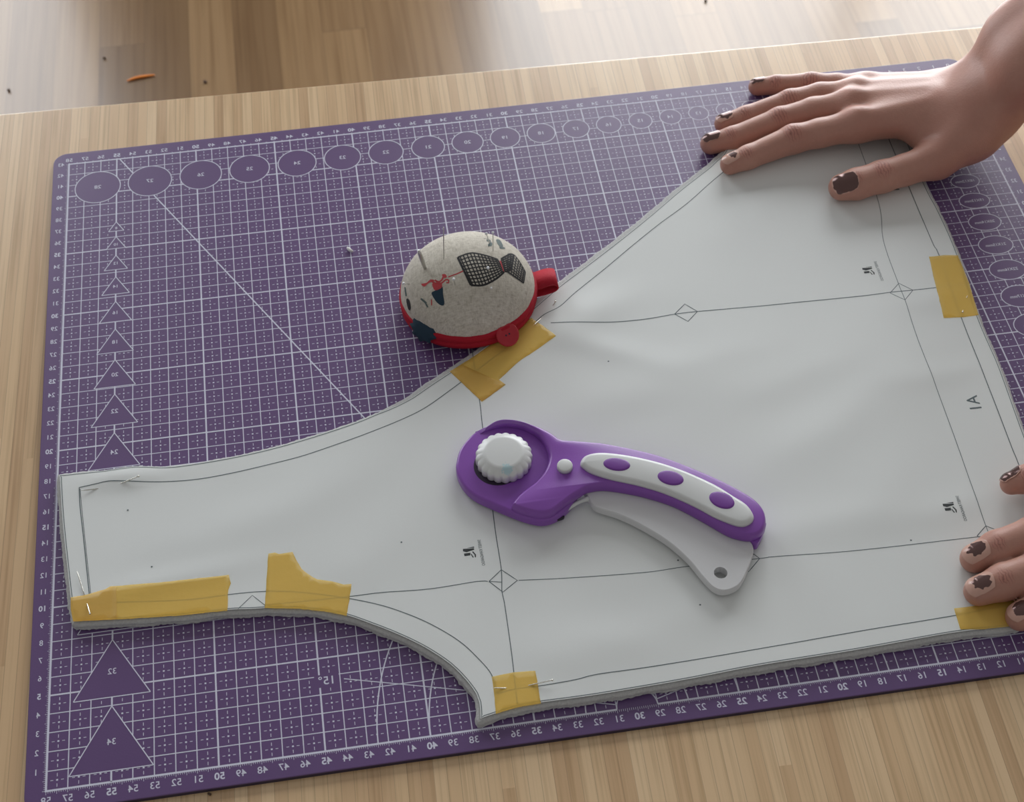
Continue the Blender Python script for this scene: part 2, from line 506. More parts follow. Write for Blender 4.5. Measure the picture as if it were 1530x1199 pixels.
def ring(x, y, a, b, w_, t0=0, t1=360, z=ZP + .001, step=5, mb=None):
    st = max(3, int((t1 - t0) / step)); v = []; f = []
    for k in range(st + 1):
        t = math.radians(t0 + (t1 - t0) * k / st)
        for s_ in (-1, 1): v.append((x + (a + s_ * w_ / 2) * math.cos(t), y + (b + s_ * w_ / 2) * math.sin(t), z))
    for k in range(st): f.append((2 * k, 2 * k + 1, 2 * k + 3, 2 * k + 2))
    (mb or m).add(v, f, 1)
for x, y, r in circles: ring(x, y, r, r, .055)
for x, y, a, b, _ in ells: ring(x, y, a, b, .055)
tri_shapes = [s_ for s_ in SH if s_[0] == 't']
for s_, ya in tris:
    h = s_ / 10; w_ = h / math.sqrt(3)
    A, B, C = (3, ya), (3 - w_, ya - h), (3 + w_, ya - h)
    for p, q in ((A, B), (B, C), (C, A)): seg(p, q, .05, ZP + .003)
cseg((3, 0), (3, 43), .085, ZP + .002)
cseg((3.17, 43), (28 - .5, .87), .075, ZP + .003)                  # the 60 degree line
SHp = [SH[len(circles) + len(ells)]]
for a in (15, 30, 45, 75, 90, 105, 120, 135, 150, 165):
    t = math.radians(a); r1 = 14.3 if a in (15, 165) else 16
    seg((28 - math.cos(t), math.sin(t)), (28 - r1 * math.cos(t), r1 * math.sin(t)), .05, ZP + .003)
for r in (1, 2.5, 5, 7.5, 10, 12.5): ring(28, 0, r, r, .065, 0, 180, ZP + .003, 2)
def text_mesh(s, size, bold=0.0):
    cu = bpy.data.curves.new('t', 'FONT'); cu.body = s; cu.size = size
    cu.align_x = 'CENTER'; cu.align_y = 'CENTER'; cu.resolution_u = 3; cu.offset = bold
    o = bpy.data.objects.new('t', cu); col.objects.link(o)
    dg = bpy.context.evaluated_depsgraph_get(); dg.update()
    me = bpy.data.meshes.new_from_object(o.evaluated_get(dg))
    v = [tuple(a.co) for a in me.vertices]; f = [tuple(p.vertices) for p in me.polygons]
    bpy.data.objects.remove(o); bpy.data.curves.remove(cu); bpy.data.meshes.remove(me)
    return v, f
TC = {}
def put_text(mb, s, x, y, size, z, ex=(-1, 0), ey=(0, 1), bold=.004, mi=1, sx=1.0, zf=None):
    "mirror-written text, as the photograph shows it"
    k = (s, size, bold)
    if k not in TC: TC[k] = text_mesh(s, size, bold)
    v, f = TC[k]
    vv = []
    for a in v:
        X = x + a[0] * sx * ex[0] + a[1] * ey[0]; Y = y + a[0] * sx * ex[1] + a[1] * ey[1]
        vv.append((X, Y, z if zf is None else zf(X, Y) + z))
    mb.add(vv, [q[::-1] for q in f], mi)
for u in range(0, 59):
    b = .013 if u % 5 == 0 else .004
    put_text(m, str(u), 58 - u + .02, -.50, .50, ZP, bold=b)
    put_text(m, str(u), 58 - u, 43.36, .42, ZP, bold=b, sx=1.08)
for v_ in range(1, 44):
    b = .013 if v_ % 5 == 0 else .004
    put_text(m, str(v_), -.50, v_, .44, ZP, bold=b, sx=.92)
    put_text(m, str(v_), 58.48, v_, .44, ZP, bold=b, sx=.92)
for (x, y, r), d in zip(circles, range(28, 9, -1)): put_text(m, str(d), x, y, .42, ZP, sx=1.05)
for s_, ya in tris: put_text(m, str(s_), 3.0, ya - s_ / 10 * .56 - (.1 if s_ < 12 else 0), min(.46, .2 + s_ / 100), ZP, sx=.98)
for x, y, a, b, t in ells: put_text(m, t, x, y, .30, ZP, sx=1.0)
put_text(m, '15°', 13.35, 3.72, .62, ZP, bold=.006)
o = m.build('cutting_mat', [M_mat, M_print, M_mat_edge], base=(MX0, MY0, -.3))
tag(o, 'large purple cutting mat with a white centimetre grid lying on the wooden table', 'cutting mat')

# ------------------------------------------------------------------ fabric and paper pattern
ZPAP = .56
outline_px = [(88, 709), (125, 705.5), (160, 703), (205, 697), (250, 697.5), (300, 691), (350, 682), (400, 670.5), (450, 656.5), (500, 641), (545, 625),
    (590, 603), (640, 569), (690, 536), (740, 499), (790, 457), (829, 424), (873, 391), (920, 355), (965, 319), (1011, 280), (1051, 249), (1085, 222),
    (1180, 168), (1290, 118), (1330, 150), (1381.5, 272), (1404, 316), (1431, 377.6), (1462, 471), (1494, 546), (1520, 618), (1548, 695), (1580, 790), (1618, 915),
    (1508, 937), (1425, 947), (1279, 973), (1130, 997), (1026, 1017), (893, 1039.7), (808, 1051.6), (773, 1058), (716.7, 1075.6),
    (714.8, 1050), (710, 1037), (694, 1015.7), (672.7, 994.4), (646, 975.8), (619.5, 961), (587.6, 946.5), (550, 932), (518, 921), (486, 914.6),
    (446.5, 910.6), (406.6, 909.8), (380, 911.4), (338.6, 913), (270, 921), (190, 926), (110, 930), (104.5, 894), (98.7, 843.5), (91.7, 773.5)]
sharp = (0, 34, 43, 60)
OUT = catmull([W2(p, ZPAP) for p in outline_px], .35, True, sharp)
OUT = ccw(OUT)
# along the upper slope the fabric shows beyond the paper
xa, xb = W2((560, 618), ZPAP)[0], W2((1051, 249), ZPAP)[0]
def slope_w(p):
    yl = np.interp(p[0], [W2(q, ZPAP)[0] for q in outline_px[10:22]], [W2(q, ZPAP)[1] for q in outline_px[10:22]])
    if abs(p[1] - yl) > 1.2: return 0.0
    return float(np.clip((p[0] - xa) / 2.0, 0, 1) * np.clip((xb + 3 - p[0]) / 2.0, 0, 1))
SW = np.array([slope_w(p) for p in OUT])[:, None]
FAB0 = offset(OUT, -.10 * (1 - SW))
OUT = offset(OUT, .05 + .27 * SW)
import bisect
def edge_dist(x, y):
    d = OUT - np.array([x, y]); return math.sqrt((d ** 2).sum(1).min())
bumps = []          # (x, y, radius_x, radius_y, angle, height): real ripples of the sheet
for px, py, rx, ry, an, h in ((875, 472, 3.0, 1.3, .45, .16), (905, 520, 3.2, .9, -.5, .08), (1040, 540, 5, 1.2, .15, .07), (960, 590, 6, 1.3, .1, .07),
        (1190, 560, 6, 1.4, .3, .07), (1250, 640, 6, 1.5, .35, .09), (1330, 560, 4, 1.2, .5, .07), (1240, 780, 5, 1.2, .1, .08), (1330, 720, 4, 1.6, .9, .07),
        (900, 960, 3.2, 1.2, -.3, .08), (830, 985, 2.2, 1.0, -.4, .06), (1010, 930, 4, 1.2, .2, .05), (620, 740, 5, 1.6, .9, .08), (470, 740, 6, 1.5, .4, .05),
        (175, 712, 1.7, .7, .08, .16), (225, 712, 2.0, .5, .1, .05), (300, 800, 5, 1.5, .2, .05), (250, 868, 4.5, .7, .12, .07), (560, 830, 4, 1.5, .3, .05),
        (1150, 300, 5, 1.3, .6, .06), (1380, 450, 2.5, .8, .1, .06), (1400, 560, 2.5, .8, .1, .06), (1420, 760, 3, .9, .2, .07), (650, 940, 2.5, 1.0, -.9, .04)):
    x, y = W2((px, py), ZPAP); bumps.append((x, y, rx, ry, an, h))
def H(x, y):
    z = ZPAP
    q = Vector((x * .16, y * .16, 3.3))
    z += .035 * noise.noise(q) + .012 * noise.noise(q * 2.7)
    for bx, by, rx, ry, an, h in bumps:
        dx, dy = x - bx, y - by; c_, s_ = math.cos(an), math.sin(an)
        e = ((dx * c_ + dy * s_) / rx) ** 2 + ((-dx * s_ + dy * c_) / ry) ** 2
        if e < 9: z += h * math.exp(-e)
    return z
def sheet(poly, step, zoff, name, mats, parent, base, thick=.015, jag=0):
    poly = ccw(np.array(poly, float)); n = len(poly)
    x0, y0 = poly.min(0); x1, y1 = poly.max(0)
    pts = [Vector(p) for p in poly]
    # inside test for a grid of points
    X, Y = np.meshgrid(np.arange(x0 + step / 2, x1, step), np.arange(y0 + step / 2, y1, step))
    X = X.ravel(); Y = Y.ravel(); ins = np.zeros(len(X), bool)
    for i in range(n):
        ax, ay = poly[i]; bx, by = poly[(i + 1) % n]
        cnd = (ay > Y) != (by > Y)
        with np.errstate(divide='ignore', invalid='ignore'):
            xx = (bx - ax) * (Y - ay) / (by - ay + 1e-12) + ax
        ins ^= cnd & (X < xx)
    dd = np.full(len(X), 1e9)
    for i in range(n):
        a = poly[i]; bb = poly[(i + 1) % n]; ab = bb - a; L = (ab ** 2).sum() + 1e-12
        t = np.clip(((X - a[0]) * ab[0] + (Y - a[1]) * ab[1]) / L, 0, 1)
        dd = np.minimum(dd, np.hypot(X - a[0] - t * ab[0], Y - a[1] - t * ab[1]))
    ok = ins & (dd > step * .35)
    pts += [Vector((a, b)) for a, b in zip(X[ok], Y[ok])]
    r = delaunay_2d_cdt(pts, [], [list(range(n))], 1, 1e-5)
    v = [(p[0], p[1], H(p[0], p[1]) + zoff) for p in r[0]]
    o = mesh_obj(name, v, r[2], mats, parent, base)
    md = o.modifiers.new('thickness', 'SOLIDIFY'); md.thickness = thick / 100; md.offset = -1
    return o
# fabric: several soft layers with a frayed edge
FO = catmull(FAB0, .12, True)
random.seed(3)
fz = []
for k in range(len(FO)): fz.append(random.uniform(-.035, .035) + .03 * math.sin(k * .31) + .03 * noise.noise(Vector((k * .09, 0, 0))))
t_ = np.roll(FO, -1, 0) - np.roll(FO, 1, 0); t_ /= np.linalg.norm(t_, axis=1)[:, None] + 1e-9
nrm = np.c_[t_[:, 1], -t_[:, 0]]
FOj = FO + nrm * np.array(fz)[:, None]
v = []; f = []; n = len(FO)
LV = [(-.06, .01), (.05, .05), (.08, .13), (.06, .22), (.025, .25), (.06, .29), (.05, .38), (.0, .42), (-.08, .46)]
for k, (o_, z) in enumerate(LV):
    jt = np.array([random.uniform(-.02, .02) for _ in range(n)])
    Q = (FOj if k < 4 else FO + nrm * (np.array(fz) * .5)[:, None]) + nrm * (o_ + jt)[:, None]
    v += [(q[0], q[1], z) for q in Q]
for k in range(len(LV) - 1):
    for i in range(n):
        j = (i + 1) % n; f.append((k * n + i, k * n + j, (k + 1) * n + j, (k + 1) * n + i))
f.append(tuple(range(n))[::-1]); f.append(tuple((len(LV) - 1) * n + i for i in range(n)))
fb = mesh_obj('fabric', v, f, [M_fab], base=(20, 12, 0))
tag(fb, 'folded light grey fleece fabric under the white paper pattern on the purple mat', 'fabric')

pat = empty('sewing_pattern', (20, 12, .5), 'white paper sewing pattern with yellow tape pinned onto grey fabric', 'sewing pattern')
PB = (20, 12, .5)
paper = sheet(OUT, .32, 0, 'paper_sheet', [M_paper, M_ink, M_logo], pat, PB)
# printed lines belong to the sheet: joined into its mesh as thin ink strips
ink = MB()
def inkline(px, w_=.045, closed=False, smooth=True, world=False, z=.007):
    P = px if world else [W2(p, ZPAP) for p in px]
    if smooth and len(P) > 2: Q = catmull(P, .25, closed)
    else:
        Q = []
        PP = list(P) + ([P[0]] if closed else [])
        for a, b in zip(PP[:-1], PP[1:]):
            k = max(1, int(math.hypot(b[0] - a[0], b[1] - a[1]) / .25))
            Q += [(a[0] + (b[0] - a[0]) * t / k, a[1] + (b[1] - a[1]) * t / k) for t in range(k)]
        Q.append(PP[-1]); Q = np.array(Q)
    n = len(Q); vv = []
    for i in range(n):
        t = np.array(Q[min(i + 1, n - 1)]) - np.array(Q[max(i - 1, 0)]); t /= np.hypot(*t) + 1e-9
        nn = np.array([-t[1], t[0]]) * w_ / 2
        for s_ in (-1, 1):
            x, y = Q[i][0] + s_ * nn[0], Q[i][1] + s_ * nn[1]
            vv.append((x, y, H(x, y) + z))
    ink.add(vv, [(2 * i, 2 * i + 2, 2 * i + 3, 2 * i + 1) for i in range(n - 1)], 1)
# parallax shift of raised paper is tiny, so the lines are laid straight on the sheet
inkline([(118.6, 729.5), (146.6, 724.4), (162, 721.5), (187.5, 721), (240, 721), (293.5, 717), (347, 707.5), (400, 695), (450, 682), (500, 665.5), (545, 649.5), (600, 627.5),
         (635, 610), (671, 584.6), (720, 548), (757.5, 519), (799.5, 482), (813.5, 470), (837, 458), (860, 437), (907, 399), (947, 365.5), (987, 333.5), (1027, 304), (1077.5, 260), (1150, 205), (1260, 150)], .05)
inkline([(118.6, 729.5), (119.7, 757), (125.6, 811), (135, 902)], .05)
inkline([(135, 902), (173.5, 901), (280, 896.5), (342.5, 888.8), (380, 885), (419, 884), (466, 887.5), (515, 894), (566, 904), (606, 917), (646, 934.6), (686, 958.5), (712.7, 982.5), (734, 1007.7), (743.3, 1037)], .045)
inkline([(743.3, 1037), (770.6, 1030), (803.5, 1026), (860, 1016.5), (893, 1008.5), (986, 995), (1160, 965.7), (1280, 944.5), (1422.7, 921), (1476, 910.6), (1530, 902), (1600, 890)], .045)
inkline([(1310, 165), (1357.5, 278.5), (1377, 325), (1395, 367), (1403, 382), (1436, 474), (1462, 540), (1493, 620), (1512, 670), (1523, 697), (1560, 800), (1582, 880)], .05)
inkline([(1270, 180), (1312, 300), (1320, 360), (1342, 423), (1352, 449), (1371, 507.5), (1389, 555), (1413.7, 620), (1432, 670), (1473, 786), (1500, 850), (1516, 905)], .035)
inkline([(823, 484), (900, 483), (960, 478), (1008, 470), (1043, 466), (1120, 459), (1200, 451), (1287, 442.5), (1330, 437), (1364, 434), (1397, 430.5), (1442, 424)], .055)
inkline([(395.5, 905), (438.6, 900.6), (523.7, 892), (570, 886), (641, 880.5), (712, 869), (729, 869)], .045)
inkline([(731, 869), (749, 870)], .04, smooth=False)
inkline([(775, 867.5), (860, 863.7), (964, 856), (1027, 847), (1135, 835.5), (1160, 832.4), (1270, 824), (1380, 812), (1460, 802.6), (1530, 796)], .04)
inkline([(705, 520), (713, 575), (718, 610), (720.6, 635), (729, 700), (736, 761), (741, 800), (749, 851.6), (750, 884.6), (753.5, 900), (763.5, 970), (767.6, 1004), (773.5, 1056)], .045)
inkline([(120, 731.5), (122, 757), (127.6, 811), (137, 900)], .03)
for d_, w_ in (([(1008, 470), (1023, 455), (1042, 466), (1028, 481)], .05), ([(1330, 438), (1343, 423.5), (1364, 434), (1352, 449)], .04),
               ([(730.6, 869), (749, 851.6), (773, 867.6), (751.5, 885)], .045), ([(1105, 840), (1126, 829), (1135, 835.5), (1118.5, 855)], .045),
               ([(1460, 801), (1473, 786), (1493, 794), (1479, 812)], .045)):
    inkline(d_, w_, True, False)
inkline([(356, 910), (377, 890), (396, 905)], .035, False, False)
inkline([tuple(p) for p in offset(OUT, .07)], .04, True, False, True)        # thin cutting line just inside the edge
# sheet name and the maker's mark, printed three times
def frame_at(px, py, rx, ry):
    "reading direction goes from (px,py) towards (rx,ry); letters stand to the left of it in the photo (mirror writing)"
    a = np.array(W2((px, py), ZPAP)); b = np.array(W2((rx, ry), ZPAP)); e = (b - a) / np.hypot(*(b - a))
    return a, e
e = np.array(W2((1466, 615), ZPAP)) - np.array(W2((1458, 595), ZPAP)); e /= np.hypot(*e); eu = np.array((e[1], -e[0])) 
if eu[0] > 0: eu = -eu
x, y = W2((1456, 603.5), ZPAP); put_text(ink, 'A1', x, y, .95, .007, ex=tuple(e), ey=tuple(eu), bold=.006, mi=1, zf=H)
x, y = W2((1335, 279), ZPAP); put_text(ink, 'B1', x, y, .95, .007, ex=tuple(e), ey=tuple(eu), bold=.006, mi=1, zf=H)
for cx, cy, dx, dy in ((701, 825, 6.5, 37), (1418, 759, 14, 38), (1297, 404, 11, 29)):
    a = np.array(W2((cx, cy), ZPAP)); b = np.array(W2((cx + dx, cy + dy), ZPAP)); e = (b - a) / np.hypot(*(b - a)); eu = np.array((e[1], -e[0]))
    if eu[0] > 0: eu = -eu
    L = 1.46
    def T(p): return (a[0] + e[0] * p[0] * L + eu[0] * p[1] * L, a[1] + e[1] * p[0] * L + eu[1] * p[1] * L)
    for poly in ([(-.16, .20), (-.06, .21), (.0, .09), (-.06, -.19), (-.12, -.19)],
                 [(-.18, .06), (-.14, -.20), (-.19, -.20)],
                 [(.04, .19), (.15, .19), (.15, -.02), (.04, -.04)],
                 [(.00, -.14), (.15, -.22), (.26, -.20), (.26, -.165), (.15, -.17), (.02, -.10)],
                 [(.08, -.06), (.11, -.04), (.26, -.09), (.25, -.13)]):
        vv = [T(p) for p in poly]
        ink.add([(p[0], p[1], H(p[0], p[1]) + .007) for p in vv], [tuple(range(len(vv)))], 2)
    cc_ = T((.10, -.42)); put_text(ink, 'SWEET KANGAROO', cc_[0], cc_[1], .235, .007, ex=tuple(e), ey=tuple(eu), bold=.0, mi=1, sx=.74, zf=H)
for px, py in ((191, 763), (830, 449.6), (1013, 838), (227, 848), (1046, 905), (1361, 808), (600, 812), (909, 541)):
    x, y = W2((px, py), ZPAP); r_ = .05
    ink.add([(x + r_ * math.cos(t), y + r_ * math.sin(t), H(x, y) + .02) for t in np.linspace(0, 6.28, 9)[:-1]], [tuple(range(8))], 1)
for q in (b for b in (0,)):
    me = paper.data
    vs = [tuple(c) for c in [v.co for v in me.vertices]]; fs = [tuple(p.vertices) for p in me.polygons]
inkme_v = [((a[0] - PB[0]) / 100, (a[1] - PB[1]) / 100, (a[2] - PB[2]) / 100) for a in ink.v]
n0 = len(vs); allv = vs + inkme_v; allf = fs + [tuple(i + n0 for i in f) for f in ink.f]
idx = [0] * len(fs) + ink.i
me2 = bpy.data.meshes.new('paper_sheet')
# close the sheet's thickness by hand so the ink strips stay thin
bn = len(allv)
nf = []
cnt = {}
for f_ in fs:
    for i in range(len(f_)):
        a, b = f_[i], f_[(i + 1) % len(f_)]
        cnt[(a, b)] = cnt.get((a, b), 0) + 1
allv = allv + [(p[0], p[1], p[2] - .00015) for p in vs] + list(vs)
tn = bn + len(vs)
nf += [tuple(i + bn for i in f_[::-1]) for f_ in fs]
for (a, b) in cnt:
    if (b, a) not in cnt: nf.append((b + tn, a + tn, a + bn, b + bn))
me2.from_pydata(allv, [], allf + nf)
me2.polygons.foreach_set('material_index', np.array(idx + [0] * len(nf), dtype=np.int32))
me2.polygons.foreach_set('use_smooth', [True] * len(fs) + [False] * (len(me2.polygons) - len(fs)))
for mm in (M_paper, M_ink, M_logo): me2.materials.append(mm)
me2.update()
paper.modifiers.clear(); paper.data = me2

def jag(P, seed, amp=.03):
    random.seed(seed); return P
tapes = [
    ([(106, 894), (130, 890), (158, 882), (165, 878), (230, 873), (290, 866), (342, 860), (345, 872), (341, 882), (340, 913), (270, 920.5), (190, 925.5), (109.5, 929.5), (106, 912)], .014),
    ([(401, 828), (411, 826.5), (417, 829), (437, 825.5), (443, 838), (451, 851), (462, 860), (474, 867), (496, 870), (514, 874.5), (525.5, 874), (522, 898), (518, 921), (486, 914.6), (446.5, 910.6), (406.6, 909.8), (395.5, 909), (398, 872)], .014),
    ([(735, 1012), (768, 1005), (800, 1003.5), (804, 1026), (808, 1052), (773, 1058), (741, 1067.5), (738, 1036)], .014),
    ([(672, 555.5), (700, 538), (740, 511), (770, 488), (794, 475), (806, 484), (831, 504), (808, 519), (774, 541.5), (746, 568), (755.5, 575.5), (738, 588), (720, 601), (697, 579)], .014),
    ([(1388, 384.5), (1410, 382), (1431, 382), (1448, 424), (1462, 471), (1440, 474), (1410, 475.5), (1400, 436)], .014),
    ([(1425, 910), (1455, 906.5), (1490, 901), (1560, 889), (1590, 884), (1600, 919), (1508, 937), (1470, 941), (1435, 941)], .014)]
for k, (pp, zo) in enumerate(tapes):
    P = []
    Q = [W2(p, ZPAP) for p in pp]
    for a, b in zip(Q, Q[1:] + Q[:1]):
        kk = max(1, int(math.hypot(b[0] - a[0], b[1] - a[1]) / .25))
        P += [(a[0] + (b[0] - a[0]) * t / kk + random.uniform(-.012, .012), a[1] + (b[1] - a[1]) * t / kk + random.uniform(-.012, .012)) for t in range(kk)]
    sheet(P, .3, zo, 'adhesive_tape', [M_tape], pat, PB, thick=.004)
# the overlapping second strip at the lower left corner and at the armhole
for pp in ([(106, 894), (130, 890), (158, 882), (165, 878), (174, 877.5), (175, 926), (109.5, 929.5), (106, 912)],
           [(672, 555.5), (690, 545), (755.5, 575.5), (738, 588), (720, 601), (697, 579)]):
    P = []
    Q = [W2(p, ZPAP) for p in pp]
    for a, b in zip(Q, Q[1:] + Q[:1]):
        kk = max(1, int(math.hypot(b[0] - a[0], b[1] - a[1]) / .25))
        P += [(a[0] + (b[0] - a[0]) * t / kk, a[1] + (b[1] - a[1]) * t / kk) for t in range(kk)]
    sheet(P, .3, .022, 'adhesive_tape', [M_tape], pat, PB, thick=.004)

# ------------------------------------------------------------------ straight pins in the pattern
def pin(p_head, p_tip, label, vis, zh=.22, zt=.14, dip=-.12, hr=.06, r=.03, name='straight_pin', group='straight pins in the paper pattern'):
    "shaft runs over the paper, dives under it between vis[0] and vis[1] (fractions) and comes up again"
    a = W2(p_head, ZPAP + .15); b = W2(p_tip, ZPAP + .1); path = []
    for k in range(21):
        t = k / 20; x = a[0] + (b[0] - a[0]) * t; y = a[1] + (b[1] - a[1]) * t; z = H(x, y)
        if t < vis[0]: z += zh * (1 - t / vis[0]) + .03
        elif t > vis[1]: z += zt * (t - vis[1]) / (1 - vis[1]) + .03
        else:
            u = (t - vis[0]) / (vis[1] - vis[0]); z += .03 + dip * math.sin(math.pi * u)
        path.append((x, y, z))
    base = (a[0], a[1], H(*a))
    root = empty(name, base, label, 'pin', group)
    rr = [r] * 19 + [r * .7, r * .25]
    v, f = tube(path, rr, 8); mesh_obj('shaft', v, f, [M_pin], root, base)
    v, f = ball(path[0], hr); mesh_obj('pin_head', v, f, [M_pin], root, base)
    return root
G1 = 'straight pins in the paper pattern'
pin((208, 715.5), (122, 735), 'thin steel pin at the upper left corner of the paper pattern', (.25, .8))
pin((135, 919), (115.5, 855), 'silver pin crossing the yellow tape at the lower left corner', (.25, .5))
pin((825, 1018.5), (735, 1029.5), 'silver pin through the yellow tape at the lower point of the pattern', (.34, .82))
pin((830, 449.6), (797, 488), 'silver pin point coming out of the paper beside the pincushion button', (.02, .72), zh=.06)
pin((1438.5, 466), (1446, 440), 'pin hidden in the yellow tape at the right edge, only its head showing', (.05, .98), zh=.10, zt=.0, dip=-.1)

# ------------------------------------------------------------------ rotary cutter
ZC = .78
CB = (*W2((900, 740), ZC), ZC)
cut_r = empty('rotary_cutter', CB, 'purple and white rotary cutter with a round white knob lying on the paper pattern', 'rotary cutter')
def PZ(lst): return [W2((a, b), z) for a, b, z in lst]
# lower half shell of the head
up, lo = 1.45, .85
shell = PZ([(682, 695, 1.1), (686, 675, 1.3), (694.5, 659, up), (706, 645, 1.55), (720.6, 635, 1.6), (738.6, 628.8, 1.65), (758, 627, 1.65), (776, 629, 1.65), (794, 634.5, 1.65), (814, 642.7, 1.65),
            (836.7, 659, 1.6), (858, 676, 1.3), (868, 700, 1.2), (868, 730, 1.0), (858, 752, 1.0), (843, 772, lo), (827, 781.6, lo), (810.5, 785.6, lo), (792.5, 783, lo), (768, 775, lo), (735, 761, lo), (711, 749.7, lo), (696, 737.5, lo), (686, 721, .95), (682, 708, 1.0)])
S = ccw(catmull(shell, .12))
v, f = pillow(S, round_levels(.70, 1.38, .12, .16))
mesh_obj('blade_head', v, f, [M_pur], cut_r, CB)
# handle body standing higher, from the crescent rim to the tail
ht = 1.9
body = PZ([(709, 645, 1.6), (721.5, 636.5, 1.7), (738.6, 628.8, 1.75), (758, 627, 1.75), (776, 629, 1.75), (794, 634.5, 1.75), (814, 642.7, 1.75), (827, 650, 1.75), (838, 657.4, 1.75), (858, 659.2, 1.75), (882, 661, 1.75),
           (901.7, 663, 1.75), (943, 671, 1.75), (985, 681.5, 1.75), (1027, 697, 1.75), (1068.5, 714.6, 1.75), (1099.7, 730, 1.75), (1124.7, 746, 1.7), (1139, 762.6, 1.6), (1143.5, 779, 1.5), (1141, 795, 1.4), (1133, 805, 1.4),
           (1120.6, 808.5, 1.4), (1106, 807, 1.4), (1085, 800, 1.4), (1047.6, 778.5, 1.4), (1006, 757, 1.4), (964, 743.5, 1.4), (933, 737, 1.4), (901.7, 733, 1.4), (878.8, 736, 1.4), (868, 742, 1.4), (854.6, 750, 1.4), (845, 758, 1.35), (833, 768, 1.3), (823.6, 774, 1.3), (809, 776.7, 1.3),
           (792, 774, 1.3), (773, 768, 1.3), (764.5, 761, 1.4), (767, 750, 1.75), (776, 739, 1.8), (787, 730, 1.8), (800, 720, 1.8), (812, 706, 1.8), (818.5, 692, 1.8), (820, 680, 1.8), (816, 666, 1.8), (808, 653, 1.8), (796, 643, 1.8), (779, 635.5, 1.8), (758, 632.5, 1.8), (738, 634.5, 1.8), (722, 640, 1.75)])
Bd = ccw(catmull(body, .12))
def ztop(x, y): return 0
v, f = pillow(Bd, [(.02, 1.30), (0, 1.34), (0, 1.62), (.02, 1.72), (.06, 1.81), (.12, 1.87), (.19, 1.90)])
ca, cb = W2((708, 645), 1.7)[0], W2((752, 630), 1.7)[0]
def taper(p):
    if p[0] > cb: return p
    k = max(0.0, (p[0] - ca) / (cb - ca)); k = k * k * (3 - 2 * k)
    return (p[0], p[1], 1.30 + (p[2] - 1.30) * (.04 + .96 * k))
v = [taper(p) for p in v]
# lower the end that forms the crescent smoothly: it is thinner than the insets allow, so keep the insets tiny there
mesh_obj('handle', v, f, [M_pur], cut_r, CB)
tail = PZ([(1080, 790, .95), (1120, 770, 1.0), (1143, 782, 1.2), (1141, 796, 1.1), (1137, 808, .9), (1130, 820, .85), (1122, 817, .9), (1100, 806, .9)])
v, f = pillow(ccw(catmull(tail, .12)), round_levels(.72, 1.36, .08, .02))
mesh_obj('handle_shell', v, f, [M_pur], cut_r, CB)
# white grip with three purple dots
grip = PZ([(867, 694, 2.0), (872.5, 682, 2.1), (887, 676, 2.15), (908, 675.4, 2.15), (943, 680, 2.15), (985, 689.6, 2.15), (1027, 704, 2.15), (1068.5, 723, 2.15), (1095.6, 739.6, 2.15), (1116, 754, 2.1), (1125.8, 771, 2.0), (1123.7, 781, 1.95),
           (1112, 788, 1.9), (1097.7, 786.5, 1.9), (1068.5, 775, 1.9), (1037, 758, 1.9), (995.5, 739.6, 1.9), (954, 727, 1.9), (912, 717.8, 1.9), (885, 709.4, 1.9), (872.5, 702, 1.9)])
G = ccw(catmull(grip, .12))
v, f = pillow(G, [(0, 1.86), (0, 2.0), (.03, 2.07), (.08, 2.13), (.16, 2.18), (.26, 2.205)])
gr = mesh_obj('grip_inlay', v, f, [M_wht], cut_r, CB)
for cx, cy, a, b, an in ((921.5, 694.4, 20.4, 9.8, 6), (1002, 714.6, 20, 10.8, 12), (1078.5, 748, 20, 11.8, 21)):
    P = []
    for k in range(28):
        t = 2 * math.pi * k / 28; q = math.radians(an)
        P.append(W2((cx + a * math.cos(t) * math.cos(q) - b * math.sin(t) * math.sin(q), cy + a * math.cos(t) * math.sin(q) + b * math.sin(t) * math.cos(q)), 2.2))
    v, f = pillow(ccw(np.array(P)), [(-.03, 2.15), (-.02, 2.195), (0, 2.20), (.04, 2.235), (.12, 2.255)])
    d = mesh_obj('grip_dot', v, f, [M_pur2], gr, (0, 0, 0))
    me = d.data
    for q in me.vertices: q.co -= Vector((CB[0] / 100, CB[1] / 100, CB[2] / 100))
# white squeeze lever
lev = PZ([(872, 728, 1.25), (900, 722, 1.25), (935, 728, 1.25), (966, 735, 1.25), (1008, 748, 1.25), (1050, 768, 1.25), (1090, 792, 1.25), (1118, 806, 1.25), (1125.8, 819, 1.25), (1123.5, 834, 1.2), (1116.4, 854, 1.15), (1109.5, 869, 1.1), (1099.5, 882, .95), (1081, 889.5, .85),
          (1064, 884, .85), (1047.6, 867, .85), (1026.8, 842, .85), (995.5, 814.8, .85), (954, 789.7, .85), (922.5, 775, .85), (891, 764.7, .85), (881, 752, 1.0), (877, 740, 1.2)])
Lv = ccw(catmull(lev, .12))
